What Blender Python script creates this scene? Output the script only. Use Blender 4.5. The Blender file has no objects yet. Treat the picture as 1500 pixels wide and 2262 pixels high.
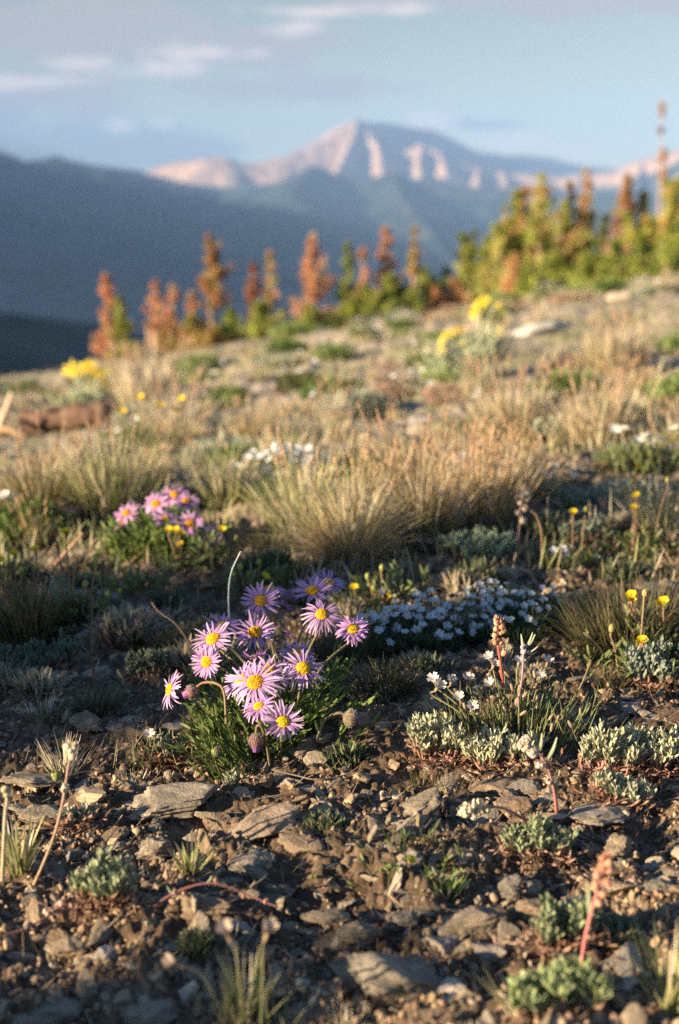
import bpy, math, random
import numpy as np
from mathutils import Vector

random.seed(7)
RNG = np.random.default_rng(11)
scene = bpy.context.scene
COL = scene.collection

# ------------------------------------------------------------------ terrain shape (needed to stand the camera on it)
def sm(t):
    t = np.clip(t, 0, 1)
    return t * t * (3 - 2 * t)

def H(x, y):
    x = np.asarray(x, float); y = np.asarray(y, float)
    s = .05 + .105 * sm((y - .8) / 5)
    z = -.057 * np.clip(y - 2, 0, 6)
    q = np.clip(y - 7, 0, None); q1 = np.minimum(q, 22)
    z = z - .058 * q1 - .0033 * q1 * q1 - .30 * np.clip(q - 22, 0, None)
    return z + s * 9 * np.tanh(x / 9)

# ------------------------------------------------------------------ camera
PITCH = math.radians(12.6); FPX = 3142.; CAMZ = .43
cam = bpy.data.cameras.new("camera"); camo = bpy.data.objects.new("camera", cam); COL.objects.link(camo)
cam.sensor_fit = 'VERTICAL'; cam.sensor_height = 36; cam.lens = 50
cam.clip_start = .05; cam.clip_end = 60000
camo.location = (0, 0, CAMZ); camo.rotation_euler = (math.pi / 2 - PITCH, 0, 0)
cam.dof.use_dof = True; cam.dof.focus_distance = 1.10; cam.dof.aperture_fstop = 5.6; cam.dof.aperture_blades = 8
scene.camera = camo

def rayd(px, py):
    u = (px - 750) / FPX; v = (1131 - py) / FPX
    return np.array([u, math.cos(PITCH) + v * math.sin(PITCH), -math.sin(PITCH) + v * math.cos(PITCH)])

def at(px, py, Y):                       # the point at distance Y along the view through a place in the photo
    d = rayd(px, py)
    return np.array([0, 0, CAMZ]) + d * (Y / d[1])

def gp(px, py):                          # where that view meets the ground
    d = rayd(px, py); Ys = np.exp(np.linspace(math.log(.5), math.log(40), 4000))
    p = np.outer(Ys / d[1], d); p[:, 2] += CAMZ
    below = np.nonzero(p[:, 2] <= H(p[:, 0], p[:, 1]))[0]
    k = below[0] if len(below) else 3999
    q = p[k].copy(); q[2] = float(H(q[0], q[1])); return q

def px2m(Y): return Y / FPX * 1.03       # metres per photo pixel at distance Y

# ------------------------------------------------------------------ light
SUN_EL = math.radians(13.); SD = np.array([-.91, -.41]); SD = SD / np.linalg.norm(SD)   # towards the sun
svec = Vector((SD[0] * math.cos(SUN_EL), SD[1] * math.cos(SUN_EL), math.sin(SUN_EL)))
sun = bpy.data.lights.new("sun", 'SUN'); sun.energy = 5.0; sun.angle = math.radians(.5); sun.color = (1, .79, .51)
suno = bpy.data.objects.new("sun", sun); COL.objects.link(suno)
suno.rotation_euler = svec.to_track_quat('Z', 'Y').to_euler()

world = bpy.data.worlds.new("World"); scene.world = world; world.use_nodes = True
wt = world.node_tree; wt.nodes.clear()

class NT:
    def __init__(s, tree): s.t = tree
    def n(s, typ, **kw):
        nd = s.t.nodes.new(typ)
        for k, v in kw.items():
            if k.startswith('i_'):
                nd.inputs[k[2:].replace('_', ' ')].default_value = v
            else: setattr(nd, k, v)
        return nd
    def l(s, a, b): s.t.links.new(a, b)
    def m(s, op, a, b=None, c=None):
        nd = s.t.nodes.new('ShaderNodeMath'); nd.operation = op
        for i, v in enumerate((a, b, c)):
            if v is None: continue
            if isinstance(v, (int, float)): nd.inputs[i].default_value = v
            else: s.l(v, nd.inputs[i])
        return nd.outputs[0]
    def mix(s, f, a, b, blend='MIX'):
        nd = s.t.nodes.new('ShaderNodeMix'); nd.data_type = 'RGBA'; nd.blend_type = blend
        for sock, v in ((nd.inputs['Factor'], f), (nd.inputs[6], a), (nd.inputs[7], b)):
            if isinstance(v, (int, float)): sock.default_value = v
            elif isinstance(v, tuple): sock.default_value = v if len(v) == 4 else (*v, 1)
            else: s.l(v, sock)
        return nd.outputs[2]
    def ramp(s, f, stops):
        nd = s.t.nodes.new('ShaderNodeValToRGB'); e = nd.color_ramp.elements
        while len(e) < len(stops): e.new(.5)
        for k, (p, c) in enumerate(stops):
            e[k].position = p
            e[k].color = (c, c, c, 1) if isinstance(c, (int, float)) else (*c, 1)
        s.l(f, nd.inputs[0]); return nd.outputs[0]
    def noise(s, vec, scale, detail=4, rough=.55, dist=0, kind='FBM'):
        nd = s.t.nodes.new('ShaderNodeTexNoise')
        nd.inputs['Scale'].default_value = scale; nd.inputs['Detail'].default_value = detail
        nd.inputs['Roughness'].default_value = rough; nd.inputs['Distortion'].default_value = dist
        if vec is not None: s.l(vec, nd.inputs['Vector'])
        return nd.outputs[0]

def build_world():
    w = NT(wt)
    sky = w.n('ShaderNodeTexSky', sky_type='NISHITA', sun_disc=False, sun_elevation=SUN_EL,
              sun_rotation=math.atan2(SD[0], SD[1]), altitude=3300, air_density=1.0, dust_density=.6, ozone_density=1.6)
    hsv = w.n('ShaderNodeHueSaturation'); hsv.inputs['Saturation'].default_value = .66
    w.l(w.mix(1., sky.outputs[0], (.94, .78, .50), 'MULTIPLY'), hsv.inputs['Color'])
    tc = w.n('ShaderNodeTexCoord'); sp = w.n('ShaderNodeSeparateXYZ'); w.l(tc.outputs['Generated'], sp.inputs[0])
    yy = w.m('MAXIMUM', sp.outputs[1], .05)
    az = w.m('DIVIDE', sp.outputs[0], yy); el = w.m('DIVIDE', sp.outputs[2], yy)   # tangents of bearing and height
    cb = w.n('ShaderNodeCombineXYZ'); w.l(az, cb.inputs[0]); w.l(w.m('MULTIPLY', el, 2.4), cb.inputs[1])
    n1 = w.noise(cb.outputs[0], 9, 6, .6, .4); n2 = w.noise(cb.outputs[0], 26, 5, .6, .3)
    def blob(a0, e0, ra, re, edge=.9):                           # a soft bank of cloud centred on a bearing and a height
        d = w.m('SQRT', w.m('ADD', w.m('POWER', w.m('DIVIDE', w.m('SUBTRACT', az, a0), ra), 2.),
                            w.m('POWER', w.m('DIVIDE', w.m('SUBTRACT', el, e0), re), 2.)))
        v = w.m('SUBTRACT', 1., d)
        return v
    def union(bs):
        v = bs[0]
        for b in bs[1:]: v = w.m('MAXIMUM', v, b)
        return v
    # the photo's pixels as bearings: az=(x-750)/3142/.99, el=tan(19.8deg-12.6deg ...)
    def ae(px, py):
        d = rayd(px, py); return d[0] / d[1], d[2] / d[1]
    def B(px, py, rx, ry):
        a, e = ae(px, py); return blob(a, e, rx / FPX, ry / FPX)
    nn = w.m('SUBTRACT', w.m('ADD', w.m('MULTIPLY', n1, 1.3), w.m('MULTIPLY', n2, .7)), 1.0)
    # grey violet stratus, upper left and along the top right
    g = union([B(60, 70, 460, 130), B(330, 110, 540, 74), B(580, 192, 400, 36), B(60, 200, 460, 60), B(1240, 0, 620, 42), B(620, 75, 220, 34), B(-300, 40, 400, 120), B(1000, 270, 120, 14)])
    gm = w.m('MULTIPLY', w.ramp(w.m('ADD', w.m('MULTIPLY', g, .9), w.m('MULTIPLY', nn, 1.9)), [(.0, 0.), (.5, 1.)]), .9)
    # low slate blue bank over the left range
    s = union([B(180, 330, 420, 75), B(-250, 300, 500, 90), B(420, 330, 170, 40), B(1080, 275, 110, 12)])
    smk = w.m('MULTIPLY', w.ramp(w.m('ADD', s, w.m('MULTIPLY', nn, .7)), [(.05, 0.), (.5, 1.)]), .72)
    # lit cream puffs
    p = union([B(265, 278, 42, 20), B(350, 150, 170, 34), B(400, 120, 150, 26), B(460, 118, 120, 22), B(640, 62, 110, 22), B(360, 268, 34, 16), B(200, 140, 150, 24), B(955, 266, 90, 26),
               B(1270, 335, 60, 26), B(1385, 305, 26, 22), B(1150, 315, 160, 20), B(60, 180, 220, 20), B(680, 25, 150, 15), B(900, 20, 120, 18)])
    pm = w.m('MULTIPLY', w.ramp(w.m('ADD', p, w.m('MULTIPLY', nn, 2.2)), [(.05, 0.), (.8, 1.)]), .8)
    hi = w.ramp(sp.outputs[2], [(.14, 0.), (.5, 1.)])
    skyc = w.mix(hi, hsv.outputs[0], w.mix(1., sky.outputs[0], (1.05, 1.30, 1.42), 'MULTIPLY'))  # extra brightness and blue put into the overhead sky to fill shadows
    bg0 = w.n('ShaderNodeBackground'); w.l(skyc, bg0.inputs[0]); bg0.inputs[1].default_value = .050
    def cloud(prev, mask, col):
        b = w.n('ShaderNodeBackground'); b.inputs[0].default_value = (*col, 1)
        mx = w.n('ShaderNodeMixShader'); w.l(mask, mx.inputs[0]); w.l(prev, mx.inputs[1]); w.l(b.outputs[0], mx.inputs[2]); return mx.outputs[0]
    sh = cloud(bg0.outputs[0], gm, (.150, .136, .136))
    sh = cloud(sh, smk, (.085, .108, .135))
    sh = cloud(sh, pm, (.30, .25, .225))
    out = w.n('ShaderNodeOutputWorld'); w.l(sh, out.inputs[0])
build_world()
vs = scene.view_settings; vs.view_transform = 'Standard'; vs.look = 'None'; vs.exposure = 1.86; vs.gamma = 1; vs.use_curve_mapping = False
scene.cycles.use_denoising = False; scene.cycles.max_bounces = 6; scene.cycles.transparent_max_bounces = 4; scene.cycles.volume_bounces = 0
scene.cycles.caustics_reflective = False; scene.cycles.caustics_refractive = False
scene.cycles.sample_clamp_indirect = 4

# ------------------------------------------------------------------ noise and mesh helpers
def _hash(ix, iy, iz, seed):
    h = (ix * 374761393 + iy * 668265263 + iz * 2147483647 + seed * 1274126177) & 0xffffffff
    h = ((h ^ (h >> 13)) * 1274126177) & 0xffffffff
    return ((h ^ (h >> 16)) & 0xffffff) / float(0xffffff)

def vnoise(p, seed=0):
    p = np.asarray(p, float); i = np.floor(p).astype(np.int64); f = p - i; f = f * f * f * (f * (f * 6 - 15) + 10)
    r = 0
    for dx in (0, 1):
        for dy in (0, 1):
            for dz in (0, 1):
                wgt = (f[..., 0] if dx else 1 - f[..., 0]) * (f[..., 1] if dy else 1 - f[..., 1]) * (f[..., 2] if dz else 1 - f[..., 2])
                r = r + wgt * _hash(i[..., 0] + dx, i[..., 1] + dy, i[..., 2] + dz, seed)
    return r * 2 - 1

def fbm(p, octs=4, seed=0, gain=.5):
    a = 1; s = 0; q = np.asarray(p, float)
    for k in range(octs):
        s = s + a * vnoise(q, seed + k); q = q * 2.03 + 17.1; a *= gain
    return s

def V(*a): return np.array(a, float)

class MB:
    def __init__(s): s.v = []; s.q = []; s.t = []; s.c = []; s.n = 0
    def add(s, v, f, col):
        v = np.asarray(v, float).reshape(-1, 3); f = np.asarray(f, int)
        c = np.asarray(col, float)
        c = np.broadcast_to(c, v.shape) if c.ndim == 1 else c.reshape(-1, 3)
        (s.q if f.shape[1] == 4 else s.t).append(f + s.n)
        s.v.append(v); s.c.append(c); s.n += len(v); return s
    def mesh(s, name, mat, origin=(0, 0, 0), smooth=True):
        v = np.concatenate(s.v) - np.asarray(origin, float)
        q = np.concatenate(s.q) if s.q else np.zeros((0, 4), int)
        t = np.concatenate(s.t) if s.t else np.zeros((0, 3), int)
        me = bpy.data.meshes.new(name)
        me.vertices.add(len(v)); me.vertices.foreach_set('co', v.astype(np.float32).ravel())
        nl = q.size + t.size; me.loops.add(nl); me.polygons.add(len(q) + len(t))
        me.loops.foreach_set('vertex_index', np.concatenate([q.ravel(), t.ravel()]).astype(np.int32))
        st = np.concatenate([np.arange(len(q)) * 4, len(q) * 4 + np.arange(len(t)) * 3]).astype(np.int32)
        me.polygons.foreach_set('loop_start', st)
        me.polygons.foreach_set('use_smooth', np.full(len(st), smooth))
        me.update(calc_edges=True)
        ca = me.color_attributes.new('Col', 'FLOAT_COLOR', 'POINT')
        c = np.concatenate(s.c); c4 = np.ones((len(c), 4), np.float32); c4[:, :3] = c
        ca.data.foreach_set('color', c4.ravel())
        me.materials.append(mat); return me
    def obj(s, name, mat, parent=None, origin=None, smooth=True):
        if origin is None: origin = parent['_o'] if parent is not None else (0, 0, 0)
        o = bpy.data.objects.new(name, s.mesh(name, mat, origin, smooth)); COL.objects.link(o)
        if parent is not None: o.parent = parent
        else: o.location = origin
        return o

def setp(o, label=None, cat=None, group=None, kind=None):
    if label: o['label'] = label
    if cat: o['category'] = cat
    if group: o['group'] = group
    if kind: o['kind'] = kind
    return o

class Thing:                              # an Empty at the base, its parts below it
    def __init__(s, name, label, cat, base, group=None):
        s.o = bpy.data.objects.new(name, None); COL.objects.link(s.o); s.o.location = base; s.o.empty_display_size = .02
        s.base = np.asarray(base, float); setp(s.o, label, cat, group)
    def part(s, mb, name, mat, label=None, smooth=True):
        o = bpy.data.objects.new(name, mb.mesh(name, mat, s.base, smooth)); COL.objects.link(o); o.parent = s.o
        if label: o['label'] = label
        return o
    def sub(s, mb, name, mat, part, smooth=True):
        o = bpy.data.objects.new(name, mb.mesh(name, mat, s.base, smooth)); COL.objects.link(o); o.parent = part
        return o

def copy_thing(o, loc, rz, sc, label, group, tilt=(0, 0)):
    c = o.copy(); COL.objects.link(c); c.location = loc; c.rotation_euler = (tilt[0], tilt[1], rz)
    c.scale = sc if hasattr(sc, '__len__') else (sc, sc, sc); c['label'] = label; c['group'] = group
    for ch in o.children:
        d = ch.copy(); COL.objects.link(d); d.parent = c
        for g in ch.children:
            e = g.copy(); COL.objects.link(e); e.parent = d
    return c

def ribbons(P, W, side, fold=0.0):
    """P (N,S,3) spines, W (N,S) half widths, side (N,3) unit across. fold > 0 makes a V of three rows."""
    N, S, _ = P.shape; sd = side[:, None, :] if side.ndim == 2 else side
    if fold:
        T = np.gradient(P, axis=1); nrm = np.cross(T, np.broadcast_to(sd, P.shape)); nrm /= np.linalg.norm(nrm, axis=-1, keepdims=True) + 1e-12
        rows = [P - sd * W[..., None] + nrm * W[..., None] * fold, P, P + sd * W[..., None] + nrm * W[..., None] * fold]
    else: rows = [P - sd * W[..., None], P + sd * W[..., None]]
    R = len(rows); v = np.stack(rows, 2).reshape(-1, 3)
    idx = np.arange(N * S * R).reshape(N, S, R)
    f = np.stack([idx[:, :-1, :-1], idx[:, :-1, 1:], idx[:, 1:, 1:], idx[:, 1:, :-1]], -1).reshape(-1, 4)
    return v, f, R

def tubes(P, Rd, k=6):
    N, S, _ = P.shape; T = np.gradient(P, axis=1); T /= np.linalg.norm(T, axis=-1, keepdims=True) + 1e-12
    ref = np.where(np.abs(T[..., 2:3]) > .9, V(1, 0, 0), V(0, 0, 1)) * np.ones_like(T)
    ref = np.broadcast_to(ref[:, S // 2:S // 2 + 1], T.shape)
    A = np.cross(T, ref); A /= np.linalg.norm(A, axis=-1, keepdims=True) + 1e-12; B = np.cross(T, A)
    a = np.linspace(0, 2 * math.pi, k, endpoint=False)
    v = P[:, :, None] + Rd[..., None, None] * (A[:, :, None] * np.cos(a)[:, None] + B[:, :, None] * np.sin(a)[:, None])
    idx = np.arange(N * S * k).reshape(N, S, k); nx = np.roll(idx, -1, 2)
    f = np.stack([idx[:, :-1], nx[:, :-1], nx[:, 1:], idx[:, 1:]], -1).reshape(-1, 4)
    return v.reshape(-1, 3), f

def spline(pts, S=14):
    pts = np.asarray(pts, float)
    if len(pts) == 2: return pts[0] + (pts[1] - pts[0]) * np.linspace(0, 1, S)[:, None]
    p = np.vstack([2 * pts[0] - pts[1], pts, 2 * pts[-1] - pts[-2]]); out = []
    for u in np.linspace(0, len(pts) - 1 - 1e-9, S):
        i = int(u); t = u - i; a, b, c, d = p[i:i + 4]
        out.append(.5 * (2 * b + (c - a) * t + (2 * a - 5 * b + 4 * c - d) * t * t + (3 * b - a - 3 * c + d) * t ** 3))
    return np.array(out)

def paths(base, az, lean, bend, L, S=6):
    base = np.asarray(base, float); t = np.linspace(0, 1, S)[None]
    th = lean[:, None] + bend[:, None] * t; dl = (L / (S - 1))[:, None]
    tm = (th[:, 1:] + th[:, :-1]) / 2
    h = np.concatenate([np.zeros((len(L), 1)), np.cumsum(np.sin(tm) * dl, 1)], 1)
    z = np.concatenate([np.zeros((len(L), 1)), np.cumsum(np.cos(tm) * dl, 1)], 1)
    return base[:, None, :] + np.stack([h * np.cos(az)[:, None], h * np.sin(az)[:, None], z], -1)

def ico(sub):
    t = (1 + 5 ** .5) / 2
    v = [(-1, t, 0), (1, t, 0), (-1, -t, 0), (1, -t, 0), (0, -1, t), (0, 1, t), (0, -1, -t), (0, 1, -t), (t, 0, -1), (t, 0, 1), (-t, 0, -1), (-t, 0, 1)]
    f = [(0, 11, 5), (0, 5, 1), (0, 1, 7), (0, 7, 10), (0, 10, 11), (1, 5, 9), (5, 11, 4), (11, 10, 2), (10, 7, 6), (7, 1, 8), (3, 9, 4), (3, 4, 2), (3, 2, 6), (3, 6, 8), (3, 8, 9), (4, 9, 5), (2, 4, 11), (6, 2, 10), (8, 6, 7), (9, 8, 1)]
    v = [np.array(a, float) / np.linalg.norm(a) for a in v]
    for _ in range(sub):
        mid = {}; nf = []
        def g(a, b):
            k = (min(a, b), max(a, b))
            if k not in mid:
                m = v[a] + v[b]; v.append(m / np.linalg.norm(m)); mid[k] = len(v) - 1
            return mid[k]
        for a, b, c in f:
            ab, bc, ca = g(a, b), g(b, c), g(c, a); nf += [(a, ab, ca), (b, bc, ab), (c, ca, bc), (ab, bc, ca)]
        f = nf
    return np.array(v), np.array(f)
ICO = {k: ico(k) for k in (0, 1, 2, 3, 4)}

def rotz(n): 
    a = RNG.uniform(0, 2 * math.pi, n); c, s = np.cos(a), np.sin(a); o = np.zeros((n, 3, 3)); o[:, 0, 0] = c; o[:, 0, 1] = -s; o[:, 1, 0] = s; o[:, 1, 1] = c; o[:, 2, 2] = 1; return o

def rotr(n, amt=1.0):                      # random rotations
    q = RNG.normal(size=(n, 4)); q[:, 1:] *= amt; q /= np.linalg.norm(q, axis=1, keepdims=True)
    w, x, y, z = q.T
    return np.stack([1 - 2 * (y * y + z * z), 2 * (x * y - z * w), 2 * (x * z + y * w), 2 * (x * y + z * w), 1 - 2 * (x * x + z * z), 2 * (y * z - x * w),
                     2 * (x * z - y * w), 2 * (y * z + x * w), 1 - 2 * (x * x + y * y)], -1).reshape(n, 3, 3)

def blobs(mb, C, S3, sub, cols, rough=.25, rot=None):
    """many small lumps: C (N,3) centres, S3 (N,3) half sizes, cols (N,3)"""
    v0, f0 = ICO[sub]; N = len(C)
    jit = 1 + RNG.uniform(-rough, rough, (N, len(v0), 1))
    v = v0[None] * jit * S3[:, None, :]
    R = rotr(N) if rot is None else rot
    v = np.einsum('nij,nvj->nvi', R, v) + C[:, None]
    f = (f0[None] + (np.arange(N) * len(v0))[:, None, None]).reshape(-1, 3)
    mb.add(v, f, np.repeat(cols, len(v0), 0))

CUTS = {}
def cut_shapes(sub, k=8):
    if (sub, k) not in CUTS:
        out = []
        for i in range(k):
            r = np.random.default_rng(500 + i); v = ICO[sub][0].copy()
            for _ in range(11):
                n = r.normal(size=3); n /= np.linalg.norm(n); e = np.clip(v @ n - r.uniform(.4, .8), 0, None); v -= e[:, None] * n
            out.append(v / np.abs(v).max(0) * (1 + .10 * fbm(v * 2.5 + i, 2, i)[:, None]))
        CUTS[(sub, k)] = np.array(out)
    return CUTS[(sub, k)]

def chips(mb, C, S3, sub, cols, rot):
    N = len(C); sh = cut_shapes(sub)[RNG.integers(8, size=N)]; f0 = ICO[sub][1]; n = sh.shape[1]
    v = np.einsum('nij,nvj->nvi', rot, sh * S3[:, None, :]) + C[:, None]
    mb.add(v, (f0[None] + (np.arange(N) * n)[:, None, None]).reshape(-1, 3), np.repeat(cols, n, 0))

def jitcol(c, n, amt=.2, hue=.06):
    c = np.asarray(c, float); return np.clip(c * (1 + RNG.uniform(-amt, amt, (n, 1))) * (1 + RNG.uniform(-hue, hue, (n, 3))), 0, 1)

# ------------------------------------------------------------------ materials
def mat_attr(name, rough=.6, trans=0., spec=.25, vary=.25, bump=0, bscale=400, hairy=0):
    m = bpy.data.materials.new(name); m.use_nodes = True; t = NT(m.node_tree); m.node_tree.nodes.clear()
    at_ = t.n('ShaderNodeAttribute', attribute_name='Col'); oi = t.n('ShaderNodeObjectInfo'); tc = t.n('ShaderNodeTexCoord')
    no = t.noise(tc.outputs['Object'], bscale, 3)
    k = t.m('ADD', t.m('MULTIPLY', t.m('SUBTRACT', no, .5), vary * 2), t.m('ADD', 1 - vary * .25, t.m('MULTIPLY', oi.outputs['Random'], vary * .5)))
    cc = t.mix(1., at_.outputs['Color'], k, 'MULTIPLY')
    b = t.n('ShaderNodeBsdfPrincipled'); t.l(cc, b.inputs['Base Color']); b.inputs['Roughness'].default_value = rough
    b.inputs['Specular IOR Level'].default_value = spec
    if hairy: b.inputs['Sheen Weight'].default_value = hairy; b.inputs['Sheen Roughness'].default_value = .5
    if bump:
        bp = t.n('ShaderNodeBump'); bp.inputs['Strength'].default_value = bump; bp.inputs['Distance'].default_value = .002; t.l(no, bp.inputs['Height']); t.l(bp.outputs[0], b.inputs['Normal'])
    out = t.n('ShaderNodeOutputMaterial')
    if trans:
        tr = t.n('ShaderNodeBsdfTranslucent'); t.l(cc, tr.inputs[0]); mx = t.n('ShaderNodeMixShader'); mx.inputs[0].default_value = trans
        t.l(b.outputs[0], mx.inputs[1]); t.l(tr.outputs[0], mx.inputs[2]); t.l(mx.outputs[0], out.inputs[0])
    else: t.l(b.outputs[0], out.inputs[0])
    return m

M_leaf = mat_attr('leaf', .55, .25, .3)
M_grass = mat_attr('grass_blade', .5, .25, .3)
M_petal = mat_attr('petal', .6, .3, .15, .12)
M_disc = mat_attr('floret', .7, .1, .1, .25, .4, 900)
M_stem = mat_attr('stem', .6, 0, .2, .3, .3, 700, .15)
M_felt = mat_attr('felt_leaf', .75, .15, .15, .2, .3, 900, .3)
M_needle = mat_attr('needle', .6, .4, .2, .35, 0, 6)
M_bark = mat_attr('bark', .85, 0, .1, .5, .6, 60)
M_crumb = mat_attr('soil_crumb', .95, 0, .05, .6, .5, 500)

def mat_rock(name, cols, lichen=.3, warm=0.):
    m = bpy.data.materials.new(name); m.use_nodes = True; t = NT(m.node_tree); b = m.node_tree.nodes['Principled BSDF']
    tc = t.n('ShaderNodeTexCoord'); oi = t.n('ShaderNodeObjectInfo'); mp = t.n('ShaderNodeMapping'); mp.inputs['Scale'].default_value = (1, 1, 3.2)
    ad = t.n('ShaderNodeVectorMath', operation='ADD'); t.l(tc.outputs['Object'], ad.inputs[0]); t.l(oi.outputs['Location'], ad.inputs[1]); t.l(ad.outputs[0], mp.inputs[0])
    a = t.noise(mp.outputs[0], 45, 8, .65, .6); f = t.noise(mp.outputs[0], 420, 5, .7)
    base = t.ramp(a, [(.28, cols[0]), (.48, cols[1]), (.62, cols[2]), (.8, cols[3])])
    k = t.m('ADD', .72, t.m('MULTIPLY', f, .55)); base = t.mix(1., base, k, 'MULTIPLY')
    tint = t.ramp(oi.outputs['Random'], [(0, (.82, .86, .90)), (.35, (1, 1, 1)), (.7, (1.08, .98, .86)), (1, (1.15, .92, .74))])
    base = t.mix(1., base, tint, 'MULTIPLY')
    li = t.ramp(t.noise(mp.outputs[0], 70, 6, .7), [(.60, 0.), (.66, 1.)])
    lm = t.m('MULTIPLY', li, lichen)
    base = t.mix(lm, base, (.34, .33, .20))
    dk = t.ramp(t.noise(mp.outputs[0], 110, 5, .7), [(.30, 1.), (.38, 0.)]); base = t.mix(t.m('MULTIPLY', dk, .6), base, (.035, .033, .03))
    t.l(base, b.inputs['Base Color']); b.inputs['Roughness'].default_value = .82; b.inputs['Specular IOR Level'].default_value = .25
    bp = t.n('ShaderNodeBump'); bp.inputs['Strength'].default_value = .9; bp.inputs['Distance'].default_value = .004
    hh = t.m('ADD', t.m('MULTIPLY', a, 1.2), t.m('MULTIPLY', f, .45)); t.l(hh, bp.inputs['Height']); t.l(bp.outputs[0], b.inputs['Normal'])
    return m
M_rock = mat_rock('schist', [(.11, .095, .078), (.22, .19, .152), (.35, .295, .225), (.50, .42, .32)])
M_rockpale = mat_rock('pale_gneiss', [(.14, .12, .10), (.26, .22, .18), (.36, .31, .26), (.48, .43, .37)], .12)
M_rockwhite = mat_rock('quartz', [(.36, .33, .30), (.48, .45, .42), (.56, .53, .5), (.62, .6, .57)], .05)

def mat_ground():
    m = bpy.data.materials.new('soil'); m.use_nodes = True; t = NT(m.node_tree); b = m.node_tree.nodes['Principled BSDF']
    tc = t.n('ShaderNodeTexCoord'); v = tc.outputs['Object']
    a = t.noise(v, 7, 8, .65); f = t.noise(v, 160, 6, .7); g = t.noise(v, 40, 6, .65)
    c = t.ramp(g, [(.3, (.05, .038, .029)), (.5, (.125, .094, .068)), (.66, (.22, .165, .12)), (.82, (.34, .28, .215))])
    c2 = t.ramp(a, [(.35, (.80, .72, .68)), (.65, (1.15, 1.08, .98))]); c = t.mix(1., c, c2, 'MULTIPLY')
    c = t.mix(1., c, t.m('ADD', .6, t.m('MULTIPLY', f, .8)), 'MULTIPLY')
    # farther up the slope the soil is covered by dry litter and cushion plants
    sp = t.n('ShaderNodeSeparateXYZ'); t.l(v, sp.inputs[0])
    far = t.ramp(t.m('DIVIDE', sp.outputs[1], 4.), [(.38, 0.), (.75, 1.)])
    p = t.noise(v, 3.3, 6, .7); turf = t.ramp(p, [(.36, (.42, .34, .27)), (.44, (.22, .23, .11)), (.52, (.38, .32, .24)), (.70, (.52, .43, .36))])
    c = t.mix(t.m('MULTIPLY', far, .85), c, turf)
    t.l(c, b.inputs['Base Color']); b.inputs['Roughness'].default_value = .95; b.inputs['Specular IOR Level'].default_value = .08
    bp = t.n('ShaderNodeBump'); bp.inputs['Strength'].default_value = .9; bp.inputs['Distance'].default_value = .003
    t.l(t.m('ADD', f, t.m('MULTIPLY', g, 1.)), bp.inputs['Height']); t.l(bp.outputs[0], b.inputs['Normal'])
    return m

# ------------------------------------------------------------------ ground sheet
def micro(x, y):
    """height of the bumps and crumbs on the ground, metres"""
    p = np.stack([x, y, np.zeros_like(x)], -1)
    r = np.hypot(x, y)
    z = .011 * fbm(p * 9, 3, 3) * 1.0 + .005 * fbm(p * 38, 3, 9)
    near = 1 - sm((r - 1.2) / 2.4)
    c = vnoise(p * 150, 21); d = vnoise(p * 330, 31)
    z = z + near * (.0032 * np.clip(c, -.2, 1) ** 1 + .0016 * d + .006 * np.clip(vnoise(p * 70, 41) - .15, 0, 1))
    z = z + sm((r - 2.5) / 4) * .05 * fbm(p * 1.1, 4, 51)
    return z

def G(x, y):
    x = np.atleast_1d(np.asarray(x, float)); y = np.atleast_1d(np.asarray(y, float)); return H(x, y) + micro(x, y)

def build_ground():
    fine = np.linspace(-math.radians(19), math.radians(19), 640)
    rest = np.linspace(math.radians(19), math.radians(341), 100)[1:-1]
    az = np.concatenate([fine, rest]); A = len(az)
    r = np.concatenate([np.exp(np.linspace(math.log(.30), math.log(.62), 40))[:-1], np.exp(np.linspace(math.log(.62), math.log(3.2), 720)), np.exp(np.linspace(math.log(3.2), math.log(60), 300))[1:], np.exp(np.linspace(math.log(60), math.log(900), 30))[1:]])
    X = r[:, None] * np.sin(az)[None]; Y = r[:, None] * np.cos(az)[None]
    Z = H(X, Y) + micro(X, Y)
    idx = np.arange(len(r) * A).reshape(len(r), A); nx = np.roll(idx, -1, 1)
    f = np.stack([idx[:-1], idx[1:], nx[1:], nx[:-1]], -1).reshape(-1, 4)
    v = np.stack([X, Y, Z], -1).reshape(-1, 3)
    mb = MB(); mb.add(v, f[:, ::-1], V(.1, .07, .05))
    n = len(v); cidx = n; mb.v[0] = np.vstack([v, [[0, 0, 0]]]); mb.c[0] = np.vstack([mb.c[0], [[.1, .07, .05]]]); mb.n += 1
    mb.t.append(np.stack([np.full(A, cidx), nx[0], idx[0]], -1))
    o = mb.obj('ground', mat_ground()); setp(o, 'stony brown soil of the alpine slope', None, None, 'structure')
build_ground()

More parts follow.
